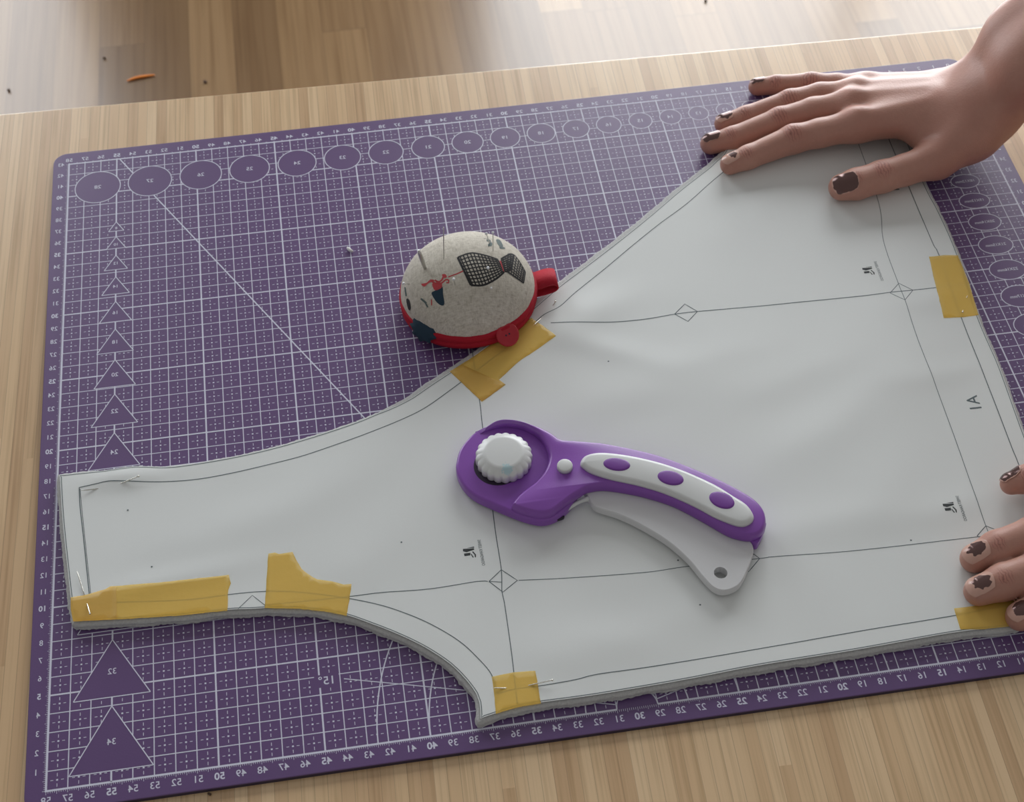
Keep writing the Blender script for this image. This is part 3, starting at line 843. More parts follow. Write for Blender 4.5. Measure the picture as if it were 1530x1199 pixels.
# with the cord hole
hx, hy = W2((1076.8, 856), 1.28)
hn = 24
v, f = pillow(Lv, [(.05, .74), (.0, .80), (0, 1.16), (.015, 1.23), (.05, 1.27)], cap=False)
n = len(Lv)
hc = [(hx + .34 * math.cos(2 * math.pi * k / hn), hy + .34 * math.sin(2 * math.pi * k / hn)) for k in range(hn)]
topl = offset(Lv, .05)
def holed(loop, hole, z, flip, mb):
    pts = [Vector(p) for p in loop] + [Vector(p) for p in hole]
    nl, nh = len(loop), len(hole)
    r = delaunay_2d_cdt(pts, [], [list(range(nl)), list(range(nl, nl + nh))], 1, 1e-6)
    vv = [(p[0], p[1], z) for p in r[0]]; ff = []
    for t in r[2]:
        if all((r[0][i][0] - hx) ** 2 + (r[0][i][1] - hy) ** 2 < .345 ** 2 for i in t): continue
        a = 0
        for i in range(len(t)):
            p, q = r[0][t[i]], r[0][t[(i + 1) % len(t)]]; a += p[0] * q[1] - p[1] * q[0]
        tt = tuple(t) if a > 0 else tuple(t[::-1])
        ff.append(tt[::-1] if flip else tt)
    mb.add(vv, ff)
lm = MB(); lm.add(v, f)
holed(topl, hc, 1.27, False, lm); holed(offset(Lv, .05), hc, .74, True, lm)
lm.add([(x, y, z) for z in (.74, 1.27) for x, y in hc], [((k + 1) % hn, k, hn + k, hn + (k + 1) % hn) for k in range(hn)])
lm.build('squeeze_lever', [M_grey], cut_r, CB, smooth=False)
arm_ = catmull([(*W2((882, 744), 1.1), 1.1), (*W2((862, 752), 1.05), 1.05), (*W2((843, 764), 1.0), 1.0), (*W2((826, 773), .98), .98), (*W2((806, 776.5), .98), .98)], .15, False)
v, f = tube([tuple(p) for p in arm_], [.14] * 3 + [.11] * (len(arm_) - 6) + [.07] * 3, 10)
mesh_obj('spring_arm', v, f, [M_wht], cut_r, CB)
# dark slot of the blade guard
sl = PZ([(792, 774, .9), (812, 777, .9), (838, 772, .9), (842, 775, .9), (812, 783, .9), (793, 780, .9)])
v, f = pillow(ccw(catmull(sl, .1)), [(0, .80), (0, 1.0)])
mesh_obj('blade_slot', v, f, [M_dark], cut_r, CB)
# scalloped knob over its dark well, small round button
kx, ky = W2((753, 689), 1.4)
wx_, wy_ = W2((744, 696), 1.39)
v, f = pillow(ccw(np.array([(wx_ + 1.28 * math.cos(t), wy_ + 1.28 * math.sin(t)) for t in np.linspace(0, 2 * math.pi, 49)[:-1]])), [(0, 1.3), (0, 1.387), (.02, 1.39)])
mesh_obj('knob_well', v, f, [M_dark], cut_r, CB)
kv = []; kf = []; kn = 168; prof = [(1.42, 1.40, 1), (1.50, 1.46, 1), (1.50, 1.85, 1), (1.47, 1.93, .9), (1.38, 2.00, .55), (1.25, 2.07, .15), (1.10, 2.16, 0), (1.02, 2.20, 0), (.90, 2.215, 0)]
for r_, z, am in prof:
    for k in range(kn):
        t = 2 * math.pi * k / kn
        rr = r_ - am * .055 * (1 - abs(math.sin(t * 21 / 2))) * 1.6
        kv.append((kx + rr * math.cos(t), ky + rr * math.sin(t), z))
for j in range(len(prof) - 1):
    for k in range(kn): kf.append((j * kn + k, j * kn + (k + 1) % kn, (j + 1) * kn + (k + 1) % kn, (j + 1) * kn + k))
kf.append(tuple((len(prof) - 1) * kn + k for k in range(kn))); kf.append(tuple(range(kn))[::-1])
M_knob = mat('knob_plastic', (.70, .71, .705), .34)
gk = N(M_knob); ck = gk.coord()
dist = gk.n('ShaderNodeVectorMath', {0: ck, 1: (kx / 100 - CB[0] / 100 + .0001, ky / 100 - CB[1] / 100 - .0104, (2.02 - ZC) / 100)}, operation='DISTANCE').outputs['Value']
st = gk.math('LESS_THAN', gk.math('ADD', dist, gk.math('MULTIPLY', gk.math('SUBTRACT', gk.noise(ck, 900, 4, .8), .5), .009)), .0030)
gk.link(gk.mix(gk.math('MULTIPLY', st, .6), (.70, .71, .705), (.32, .60, .68)), gk.b.inputs['Base Color'])
mesh_obj('knob', kv, kf, [M_knob], cut_r, CB)
bx_, by_ = W2((844, 695), 2.15)
v, f = pillow(ccw(np.array([(bx_ + .41 * math.cos(t), by_ + .41 * math.sin(t)) for t in np.linspace(0, 2 * math.pi, 33)[:-1]])), [(0, 1.88), (0, 2.09), (.02, 2.14), (.07, 2.16)])
mesh_obj('lock_button', v, f, [M_wht], cut_r, CB)

# ------------------------------------------------------------------ pincushion
pc_dir = Vector((-.62, .78, 0))
TILT = math.radians(4.6)
pcx, pcy = W2((701, 450), .35)
axis = Vector((0, 0, 1)).cross(pc_dir).normalized()
RM = Matrix.Rotation(TILT, 3, axis)
PC0 = Vector((pcx, pcy, .34))
RB, HD, ZB = 3.90, 2.98, .85         # dome radius, height, start of the dome
pcE = empty('pincushion', tuple(PC0), 'round linen pincushion with a bow tie print and red ribbon rim', 'pincushion')
def pc(v): return tuple(PC0 + RM @ Vector(v))
def dome_hit(px, py, lift=.012):
    d = Vector(CR.T @ np.array([(px - 765) / CF, (py - 599.5) / CF, 1.0])); o_ = Vector(CC)
    Ri = RM.transposed(); o2 = Ri @ (o_ - PC0); d2 = Ri @ d
    a_, b_ = RB, HD
    o2 = Vector((o2.x / a_, o2.y / a_, (o2.z - ZB) / b_)); d2 = Vector((d2.x / a_, d2.y / a_, d2.z / b_))
    A = d2.dot(d2); B = 2 * o2.dot(d2); C = o2.dot(o2) - 1; D = B * B - 4 * A * C
    t = (-B - math.sqrt(D)) / 2 / A if D > 0 else -B / 2 / A
    q = (o2 + d2 * t); q.normalize(); q *= 1 + lift / 3.8
    return pc((q.x * a_, q.y * a_, q.z * b_ + ZB))
pm = MB()
nu, nv = 72, 24; v = []; f = []
for j in range(nv + 1):
    t = math.pi / 2 * j / nv * 1.12
    for i in range(nu):
        g_ = 2 * math.pi * i / nu; wv = 1 + .004 * math.sin(g_ * 16) * max(0, math.sin(t) - .6)
        v.append(pc((RB * math.sin(t) * math.cos(g_) * wv, RB * math.sin(t) * math.sin(g_) * wv, HD * math.cos(t) + ZB)))
for j in range(nv):
    for i in range(nu): f.append((j * nu + i, (j + 1) * nu + i, (j + 1) * nu + (i + 1) % nu, j * nu + (i + 1) % nu))
pm.add(v, f, 0)
def strip(pts, w_, mi, lift=.014):
    "a printed line following the dome through photo points"
    Q = catmull(pts, 3.0, False) if len(pts) > 2 else np.array([np.array(pts[0]) + (np.array(pts[1]) - np.array(pts[0])) * k / 6 for k in range(7)])
    C_ = [Vector(dome_hit(q[0], q[1], lift)) for q in Q]; v = []
    for i, p in enumerate(C_):
        t = (C_[min(i + 1, len(C_) - 1)] - C_[max(i - 1, 0)]).normalized()
        nn = (p - Vector(pc((0, 0, ZB - .4)))).normalized(); s_ = nn.cross(t).normalized() * w_ / 2
        v += [tuple(p - s_), tuple(p + s_)]
    pm.add(v, [(2 * i, 2 * i + 2, 2 * i + 3, 2 * i + 1) for i in range(len(C_) - 1)], mi)
def blob(pts, mi, lift=.016):
    cx = sum(p[0] for p in pts) / len(pts); cy = sum(p[1] for p in pts) / len(pts)
    Q = catmull(pts, 2.0, True); v = [dome_hit(cx, cy, lift)]; n = len(Q)
    for s_ in (.5, 1.0):
        for q in Q: v.append(dome_hit(cx + (q[0] - cx) * s_, cy + (q[1] - cy) * s_, lift))
    f = [(0, 1 + i, 1 + (i + 1) % n) for i in range(n)] + [(1 + i, 1 + n + i, 1 + n + (i + 1) % n, 1 + (i + 1) % n) for i in range(n)]
    pm.add(v, f, mi)
def Zp(x, y): return (580 + x / 4.282, 330 + y / 4.282)
def wing(top, bot, nu_, nv_, w_):
    T_ = catmull([Zp(*p) for p in top], 1.0, False); B_ = catmull([Zp(*p) for p in bot], 1.0, False)
    def at(u, v_):
        a = T_[min(int(u * (len(T_) - 1)), len(T_) - 1)]; b = B_[min(int(u * (len(B_) - 1)), len(B_) - 1)]; return a + (b - a) * v_
    for i in range(nu_ + 1): strip([at(i / nu_, k / 4) for k in range(5)], w_, 1)
    for j in range(nv_ + 1): strip([at(k / 8, j / nv_) for k in range(9)], w_ * (1.5 if j in (0, nv_) else 1), 1)
wing([(445, 235), (530, 207), (620, 222), (700, 248)], [(530, 413), (610, 412), (690, 372), (742, 328)], 12, 9, .075)
wing([(722, 246), (765, 222), (800, 216)], [(745, 325), (770, 322), (790, 300)], 5, 7, .075)
wing([(765, 218), (800, 216), (840, 262), (878, 330)], [(760, 325), (790, 345), (825, 370), (866, 398)], 8, 7, .075)
strip([Zp(445, 235), Zp(485, 320), Zp(530, 413)], .13, 1)
strip([Zp(716, 256), Zp(727, 285), Zp(742, 326)], .12, 2)
strip([Zp(300, 380), Zp(322, 392), Zp(345, 378), Zp(352, 358)], .10, 2)
strip([Zp(322, 400), Zp(345, 398), Zp(368, 378), Zp(388, 382), Zp(386, 398), Zp(372, 396)], .09, 2)
strip([Zp(275, 385), Zp(300, 400), Zp(330, 410)], .10, 2)
strip([Zp(480, 322), Zp(440, 340), Zp(385, 360)], .07, 2)
for b_, mi in (([(212, 405), (245, 398), (272, 376), (300, 384), (262, 398), (232, 422)], 2), ([(285, 400), (335, 395), (345, 425), (305, 446), (288, 428)], 2), ([(345, 345), (368, 343), (375, 362), (355, 366)], 2),
               ([(278, 465), (300, 448), (345, 420), (352, 470), (360, 530), (345, 543), (310, 520)], 3), ([(275, 505), (280, 500), (282, 540), (276, 543)], 2),
               ([(205, 500), (215, 495), (250, 525), (240, 530)], 4), ([(232, 520), (245, 528), (258, 552), (250, 555)], 4),
               ([(118, 500), (135, 505), (146, 560), (135, 573), (122, 540)], 1), ([(105, 425), (112, 425), (120, 480), (112, 485)], 4),
               ([(690, 122), (715, 125), (735, 165), (722, 170), (700, 150)], 4), ([(640, 148), (662, 140), (665, 160), (640, 163)], 4), ([(628, 122), (655, 125), (652, 135), (630, 132)], 4),
               ([(710, 168), (745, 172), (748, 180), (715, 178)], 4)):
    blob([Zp(*p) for p in b_], mi)
strip([Zp(610, 113), Zp(645, 120), Zp(660, 150)], .05, 4)
pm.build('linen_dome', [M_lin, M_black, M_redp, M_navy, M_teal], pcE, tuple(PC0), smooth=True)
# ribbon rim: two stacked bands
v = []; f = []; nu = 120
prof = [(3.55, .0), (3.78, .02), (3.93, .10), (3.99, .28), (3.98, .44), (3.90, .52), (3.97, .60), (4.02, .74), (4.01, .92), (3.95, 1.03), (3.80, 1.06)]
random.seed(5)
for r_, z in prof:
    for i in range(nu):
        g_ = 2 * math.pi * i / nu; w_ = .02 * math.sin(g_ * 7 + z * 3) + .012 * math.sin(g_ * 23)
        v.append(pc(((r_ + w_ * .7) * math.cos(g_), (r_ + w_ * .7) * math.sin(g_), z + w_)))
for j in range(len(prof) - 1):
    for i in range(nu): f.append((j * nu + i, j * nu + (i + 1) % nu, (j + 1) * nu + (i + 1) % nu, (j + 1) * nu + i))
f.append(tuple(range(nu))[::-1])
mesh_obj('ribbon_rim', v, f, [M_red], pcE, tuple(PC0))
def rim_point(px, py, r=3.95, z=.45):
    "angle on the rim nearest to a photo point"
    best = None
    for i in range(720):
        g_ = math.pi * i / 360; p = Vector(pc((r * math.cos(g_), r * math.sin(g_), z)))
        q = CR @ (np.array(p) - CC); sx, sy = 765 + CF * q[0] / q[2], 599.5 + CF * q[1] / q[2]
        d = (sx - px) ** 2 + (sy - py) ** 2
        if best is None or d < best[0]: best = (d, g_)
    return best[1]
ga = rim_point(757, 505)
# button sewn on the rim
bm_ = MB(); nrm_ = Vector((math.cos(ga), math.sin(ga), 1.0)).normalized(); tx = nrm_.cross(Vector((0, 0, 1))).normalized(); ty = nrm_.cross(tx)
ctr = Vector((4.16 * math.cos(ga), 4.16 * math.sin(ga), .62))
prof = [(0, .10), (.30, .10), (.40, .11), (.52, .15), (.62, .16), (.68, .12), (.68, .03), (.60, 0), (0, 0)]
v = []; nb = 36
for r_, h_ in prof:
    for k in range(nb):
        g_ = 2 * math.pi * k / nb; v.append(pc(ctr + tx * r_ * math.cos(g_) + ty * r_ * math.sin(g_) + nrm_ * h_))
f = [(j * nb + k, j * nb + (k + 1) % nb, (j + 1) * nb + (k + 1) % nb, (j + 1) * nb + k) for j in range(len(prof) - 1) for k in range(nb)]
btn = mesh_obj('button', v, f, [M_redb], pcE, tuple(PC0))
hv = MB()
for s_ in (-1, 1):
    c_ = ctr + tx * .11 * s_ + nrm_ * .105
    hv.add([pc(c_ + tx * .055 * math.cos(t) + ty * .055 * math.sin(t)) for t in np.linspace(0, 6.28, 13)[:-1]], [tuple(range(12))])
o = hv.build('button_hole', [M_dark], btn, tuple(PC0))
# folded ribbon tab
gt = rim_point(800, 428, 3.95, .4)
dr = Vector((math.cos(gt), math.sin(gt), 0)); dt = Vector((-math.sin(gt), math.cos(gt), 0))
v = []; f = []
loop = [(-.1, .18), (.35, .20), (.9, .30), (1.22, .42), (1.36, .60), (1.30, .80), (1.05, .90), (.7, .88), (.3, .78), (-.1, .68)]
lp = catmull(loop, .08, False)
for p in lp:
    for s_ in (-.72, .72): v.append(pc(dr * (3.82 + p[0]) + dt * s_ + Vector((0, 0, p[1] + .08))))
f = [(2 * i, 2 * i + 1, 2 * i + 3, 2 * i + 2) for i in range(len(lp) - 1)]
tabo = mesh_obj('ribbon_tab', v, f, [M_red], pcE, tuple(PC0))
md = tabo.modifiers.new('thickness', 'SOLIDIFY'); md.thickness = .0007; md.offset = 0
# dark embroidered flower patch at the rim
gp = rim_point(636, 494, 3.9, .55)
v = []; nr = 40
c_ = Vector((3.96 * math.cos(gp), 3.96 * math.sin(gp), .92)); nn = Vector((math.cos(gp), math.sin(gp), .55)).normalized(); tx = nn.cross(Vector((0, 0, 1))).normalized(); ty = nn.cross(tx)
v.append(pc(c_ + nn * .13))
for rr, hh in ((.45, .12), (.85, .06), (1.0, -.08)):
    for k in range(nr):
        g_ = 2 * math.pi * k / nr; s_ = 1 + (.10 * math.sin(g_ * 9) + .05 * math.sin(g_ * 17)) * (rr > .8)
        v.append(pc(c_ + tx * .92 * rr * s_ * math.cos(g_) + ty * .70 * rr * s_ * math.sin(g_) + nn * hh))
f = [(0, 1 + k, 1 + (k + 1) % nr) for k in range(nr)]
f += [(1 + j * nr + k, 1 + (j + 1) * nr + k, 1 + (j + 1) * nr + (k + 1) % nr, 1 + j * nr + (k + 1) % nr) for j in range(2) for k in range(nr)]
mesh_obj('embroidered_patch', v, f, [M_navy], pcE, tuple(PC0))
# pins stuck in the cushion
def dome_pin(entry, length, direction, label, head=None, hr=.075, r=.022, name='straight_pin', group=None, hm=None, taper=False):
    p = Vector(dome_hit(*Zp(*entry), 0)); d = (RM @ Vector(direction)).normalized()
    q = p + d * length; base = tuple(p)
    root = empty(name, base, label, 'pin' if name == 'straight_pin' else 'needle', group)
    k = 8; path = [tuple(p - d * .8 + d * (length + .8) * i / k) for i in range(k + 1)]
    rr = [r] * (k + 1)
    if taper: rr = [r * .5, r * .7, r * .9, r, r * 1.05, r * 1.1, r * 1.1, r, r * .6]
    v, f = tube(path, rr, 10); mesh_obj('shaft', v, f, [M_steel], root, base)
    if head:
        v, f = ball(tuple(q), hr, 14, 10); mesh_obj('pin_head', v, f, [hm or M_pearl], root, base)
def to_px(e, tip, length):
    "direction (cushion frame) so that the pin ends at a photo point, given its length"
    p = Vector(dome_hit(*Zp(*e), 0)); d = Vector(CR.T @ np.array([(Zp(*tip)[0] - 765) / CF, (Zp(*tip)[1] - 599.5) / CF, 1.0])).normalized()
    o_ = Vector(CC); w_ = o_ - p; b = w_.dot(d); c_ = w_.dot(w_) - length ** 2; D = b * b - c_
    t = -b - math.sqrt(D) if D > 0 else -b
    return RM.transposed() @ ((o_ + d * t) - p)
G2 = 'pins stuck in the pincushion'
def dp(e, tip, L, label, **k): dome_pin(e, L, to_px(e, tip, L), label, group=G2, **k)
dp((235, 303), (195, 190), 1.9, 'thick steel darning needle in the left side of the pincushion', r=.11, name='darning_needle', taper=True)
dp((356, 245), (354, 42), 2.6, 'tall thin needle standing upright at the back left of the pincushion', r=.03, name='sewing_needle')
dp((672, 190), (670, 75), 2.0, 'white headed pin standing behind the bow tie print', head=True, hr=.08)
dp((650, 150), (628, 82), 1.5, 'white headed pin leaning left at the top of the pincushion', head=True, hr=.085)
dp((648, 350), (638, 302), .9, 'white headed pin in the left half of the bow tie print', head=True, hr=.09)
dp((428, 410), (419, 374), .7, 'white headed pin beside the red print', head=True, hr=.085)
dp((136, 405), (98, 402), .7, 'white headed pin at the left edge of the pincushion', head=True, hr=.085)
dp((658, 440), (660, 430), .3, 'pin pushed in up to its head below the bow tie print', head=True, hr=.06)

# ------------------------------------------------------------------ hands (one smooth skin from a blended distance field)
def surface_nets(F, org, h):
    S_ = F < 0
    nx, ny, nz = F.shape
    acc = np.zeros((nx - 1, ny - 1, nz - 1, 3), np.float32); cn = np.zeros((nx - 1, ny - 1, nz - 1), np.float32)
    off = [(0, 0, 0), (1, 0, 0), (0, 1, 0), (1, 1, 0), (0, 0, 1), (1, 0, 1), (0, 1, 1), (1, 1, 1)]
    def sub(a): return (slice(a[0], nx - 1 + a[0]), slice(a[1], ny - 1 + a[1]), slice(a[2], nz - 1 + a[2]))
    for a in range(8):
        for ax in range(3):
            if off[a][ax] == 0:
                b = a | (1 << ax); oa, ob = off[a], off[b]
                fa, fb_ = F[sub(oa)], F[sub(ob)]; c_ = (fa < 0) != (fb_ < 0)
                ii = np.nonzero(c_); t = fa[ii] / (fa[ii] - fb_[ii])
                for d in range(3):
                    acc[ii + (np.full(len(ii[0]), d),)] += oa[d] + t * (ob[d] - oa[d])
                cn[ii] += 1
    act = cn > 0; idx_ = -np.ones(act.shape, np.int64); ii = np.nonzero(act); idx_[ii] = np.arange(len(ii[0]))
    V = acc[ii] / cn[ii][:, None] + np.stack(ii, 1); V = V * h + org
    faces = []
    for ax in range(3):
        u, w_ = (ax + 1) % 3, (ax + 2) % 3
        sl0 = [slice(None)] * 3; sl1 = [slice(None)] * 3; sl0[ax] = slice(0, -1); sl1[ax] = slice(1, None)
        c_ = S_[tuple(sl0)] != S_[tuple(sl1)]; e_ = np.array(np.nonzero(c_)).T
        ok = (e_[:, u] > 0) & (e_[:, w_] > 0) & (e_[:, u] < F.shape[u] - 1) & (e_[:, w_] < F.shape[w_] - 1)
        e_ = e_[ok]
        ins_ = S_[tuple(e_.T)]
        q = []
        for du, dw in ((0, 0), (1, 0), (1, 1), (0, 1)):
            g_ = e_.copy(); g_[:, u] -= du; g_[:, w_] -= dw; q.append(idx_[tuple(g_.T)])
        q = np.stack(q, 1); q[~ins_] = q[~ins_][:, ::-1]
        faces.append(q[:, ::-1] if True else q)
    return V, np.concatenate(faces)
def smin(a, b, k):
    hh = np.clip(.5 + .5 * (b - a) / k, 0, 1); return b + (a - b) * hh - k * hh * (1 - hh)
def cone(X, a, b, ra, rb, sq=None):
    a = np.array(a, np.float32); b = np.array(b, np.float32); ba = b - a
    pa = X - a; t = np.clip((pa @ ba) / (ba @ ba), 0, 1)
    d = pa - t[..., None] * ba
    if sq is not None:                      # flatten along a direction
        nn, k = sq; nn = np.array(nn, np.float32); nn /= np.linalg.norm(nn)
        d = d + (d @ nn)[..., None] * nn * (k - 1)
    return np.sqrt((d ** 2).sum(-1)) - (ra + (rb - ra) * t)
def hand(fingers, palm, dents, bounds, name, root, base, h=.10, kf=.28, kp=.8, ridges=()):
    AP = np.array([p for fg in fingers for p, r in fg] + [q for a_ in palm for q in a_[:2]])
    (x0, y0, z0), (x1, y1, z1) = AP.min(0) - (1.4, bounds, 1.4), AP.max(0) + bounds
    z0 = max(z0, -.3)
    gx = np.arange(x0, x1, h, dtype=np.float32); gy = np.arange(y0, y1, h, dtype=np.float32); gz = np.arange(z0, z1, h, dtype=np.float32)
    def field(X):
        pf = None
        for (a, b, ra, rb) in palm:
            d = cone(X, a, b, ra, rb); pf = d if pf is None else smin(pf, d, kp)
        tot = pf.copy()
        for fg in fingers:
            ff = None
            for (p, r1), (q, r2) in zip(fg[:-1], fg[1:]):
                d = cone(X, p, q, r1, r2); ff = d if ff is None else smin(ff, d, kf)
            tot = np.minimum(tot, smin(pf, ff, .62))
        for (p, r_, amt, sg) in dents:        # soft bumps (+) and hollows (-)
            dd = ((X - np.array(p, np.float32)) ** 2).sum(-1)
            tot = tot - amt * np.exp(-dd / (2 * sg * sg))
        for (a, b, amt, sg) in ridges:        # tendons
            d = cone(X, a, b, 0, 0); tot = tot - amt * np.exp(-d * d / (2 * sg * sg))
        return tot
    F = np.empty((len(gx), len(gy), len(gz)), np.float32)
    GY, GZ = np.meshgrid(gy, gz, indexing='ij')
    for i0 in range(0, len(gx), 16):
        xs = gx[i0:i0 + 16]
        X = np.empty((len(xs), len(gy), len(gz), 3), np.float32)
        X[..., 0] = xs[:, None, None]; X[..., 1] = GY; X[..., 2] = GZ
        F[i0:i0 + 16] = field(X)
    V, Q = surface_nets(F, np.array([x0, y0, z0], np.float32), h)
    o = mesh_obj(name, V, Q.tolist(), [skin_material('skin', finger_creases(fingers), base)], root, base)
    sm = o.modifiers.new('smooth', 'SMOOTH'); sm.factor = .5; sm.iterations = 3
    return o, field
def nail(field, tip, back, up, wid, length, fwd, polish, hand_o, base, seed=0, lift=.022, r=.6):
    length = 1.75 * r; wid = 1.42 * r; fwd = .80 * r - length / 2
    "nail plate lying on the finger end; tip/back = joint centres, up = where the nail looks"
    tip = Vector(tip); back = Vector(back); ax = (tip - back).normalized(); up = Vector(up); up = (up - ax * up.dot(ax)).normalized(); sd = ax.cross(up)
    nu_, nv_ = 64, 52; pts = []
    for j in range(nv_ + 1):
        for i in range(nu_ + 1):
            s_ = -1 + 2 * i / nu_; t_ = -1 + 2 * j / nv_
            k = (1 - .30 * abs(s_) ** 2.4) if t_ > 0 else (1 - .22 * s_ * s_)
            tt = t_ * k
            ww = wid * (1 - .10 * max(0, -t_) ** 2 - .12 * max(0, t_) ** 3)
            pts.append(tip + ax * (fwd + tt * length / 2) + (sd * math.sin(s_ * 1.05) + up * (math.cos(s_ * 1.05) - .35)) * 0 + sd * s_ * ww / 2 + up * 1.6)
    P_ = np.array([tuple(p) for p in pts], np.float32); D_ = -np.array(tuple(up), np.float32); ok = np.ones(len(P_), bool)
    for _ in range(28):
        d = field(P_); P_ = P_ + D_ * (np.clip(d, -.3, .3)[:, None] * .8)
    P_ = P_ - D_ * lift
    v = []; f = []; mi = []
    for p in P_: v.append(tuple(p))
    random.seed(seed)
    for j in range(nv_):
        for i in range(nu_):
            a = j * (nu_ + 1) + i; f.append((a, a + 1, a + nu_ + 2, a + nu_ + 1))
            s_ = -1 + 2 * (i + .5) / nu_; t_ = -1 + 2 * (j + .5) / nv_
            e = polish(s_, t_) + .28 * noise.noise(Vector((s_ * 2.6 + seed, t_ * 2.6, seed)))
            mi.append(1 if e > 0 else 0)
    me = bpy.data.meshes.new('fingernail')
    b = np.array(base)
    me.from_pydata(((np.array(v) - b) / 100).tolist(), [], f)
    me.polygons.foreach_set('material_index', np.array(mi, dtype=np.int32)); me.polygons.foreach_set('use_smooth', [True] * len(f))
    me.materials.append(M_nail); me.materials.append(M_polish)
    o = bpy.data.objects.new('fingernail', me); col.objects.link(o); o.parent = hand_o
    md = o.modifiers.new('thickness', 'SOLIDIFY'); md.thickness = .0004; md.offset = 0
    return o

per = empty('person', (70, 30, -.3), 'person reaching in from the right with both hands flat on the pattern, dark nail polish', 'person')
PRB = (70, 30, -.3)
def J(px, py, z, r): return (W(px, py, z), r)
pinky = [J(1131, 130, .56, .57), J(1160, 127, .68, .62), J(1212, 125, .95, .70), J(1250, 127, 1.15, .72), J(1292, 131, 1.45, .86)]
ringf = [J(1082, 185, .62, .64), J(1115, 175, .75, .70), J(1180, 153, 1.15, .80), J(1225, 143, 1.4, .82), J(1278, 141, 1.8, .95)]
midf = [J(1062, 215, .66, .68), J(1095, 207, .80, .74), J(1165, 181, 1.25, .86), J(1215, 166, 1.6, .86), J(1272, 158, 2.05, 1.0)]
indf = [J(1091, 246, 1.16, .64), J(1118, 235, 1.28, .73), J(1185, 208, 1.66, .90), J(1225, 199, 1.9, .89), J(1280, 187, 2.25, 1.02)]
thumb = [J(1258, 280, 1.38, .83), J(1280, 275, 1.46, .95), J(1318, 264, 1.58, .98), J(1352, 254, 1.7, .95), J(1400, 238, 1.95, 1.15)]
w_c = W(1472, 152, 3.9)
palm = []
car = [W(1412, 137, 2.4), W(1418, 144, 2.9), W(1420, 154, 3.2), W(1422, 168, 3.2)]
for fg, c_, r_ in zip((pinky, ringf, midf, indf), car, (1.10, 1.25, 1.35, 1.30)):
    palm.append((fg[-1][0], c_, fg[-1][1], r_))
palm.append((thumb[-1][0], W(1448, 196, 2.9), 1.15, 1.75))
palm.append((W(1448, 196, 2.9), w_c, 1.75, 1.8))
palm.append((W(1315, 140, 1.05), W(1425, 148, 1.75), .85, 1.5))
palm.append((W(1380, 200, 2.2), W(1430, 175, 2.9), .95, 1.5))
for k in (-1, 1):
    s0 = np.array(W(1476 + 8 * k, 146 + 15 * k, 3.8)); s1 = np.array(W(1533 + 9 * k, 76 + 19 * k, 7.5)); s2 = s1 + (15, 3.5, 19)
    palm.append((tuple(s0), tuple(s1), 1.95, 2.0)); palm.append((tuple(s1), tuple(s2), 2.0, 2.9))
palm.append((car[0], tuple(np.array(W(1452, 132, 3.6))), 1.1, 1.5)); palm.append((car[3], w_c, 1.35, 1.9))
dents = []
for fg, a in ((pinky, .05), (ringf, .07), (midf, .08), (indf, .09)):
    p = np.array(fg[2][0]); dents.append((tuple(p + (0, 0, fg[2][1])), 0, a, .30))
    p = np.array(fg[-1][0]); dents.append((tuple(p + (0, 0, fg[-1][1])), 0, a * 1.3, .42))
ridges = []
for fg, c_ in zip((pinky, ringf, midf, indf), car):
    a = np.array(fg[-1][0]) + (0, 0, fg[-1][1] + .15); b = np.array(c_) + (0, 0, 1.35)
    ridges.append((tuple(a), tuple(a + (b - a) * .7), .05, .26))
f0, f1 = (np.array(midf[-1][0]) + indf[-1][0]) / 2, (np.array(car[2]) + car[3]) / 2
for A_, B_ in ((pinky, ringf), (ringf, midf), (midf, indf)):
    a = (np.array(A_[-1][0]) + B_[-1][0]) / 2 + (.5, 0, 1.0); dents.append((tuple(a), 0, -.10, .45))
h1, fld1 = hand([pinky, ringf, midf, indf, thumb], palm, dents, 3.8, 'hand', per, PRB, h=.11, kp=1.1, ridges=ridges)
h1['label'] = 'hand pressing flat with all five fingers spread, running into the forearm'
L1 = lambda s, t: .55 - abs(s) ** 3 - max(0, t - .45) * 2
full = lambda s, t: .86 - max(abs(s), abs(t)) ** 4 * 1.1
nail(fld1, pinky[0][0], pinky[1][0], (-.05, .35, 1), .82, .95, .12, full, h1, PRB, 1, r=0.56)
nail(fld1, ringf[0][0], ringf[1][0], (-.05, .25, 1), .92, 1.05, .12, lambda s, t: .75 - (s - .1) ** 2 * .9 - (t + .15) ** 2 * .8, h1, PRB, 2, r=0.64)
nail(fld1, midf[0][0], midf[1][0], (0, .25, 1), 1.0, 1.15, .12, full, h1, PRB, 3, r=0.68)
nail(fld1, indf[0][0], indf[1][0], (-.1, .15, 1), .95, 1.1, .12, lambda s, t: .32 - (s + .0) ** 2 * .8 - (t + .35) ** 2 * 1.6, h1, PRB, 4, r=0.64)
nail(fld1, thumb[0][0], thumb[1][0], (-.1, -.45, 1), 1.25, 1.3, .10, full, h1, PRB, 5, r=0.88)

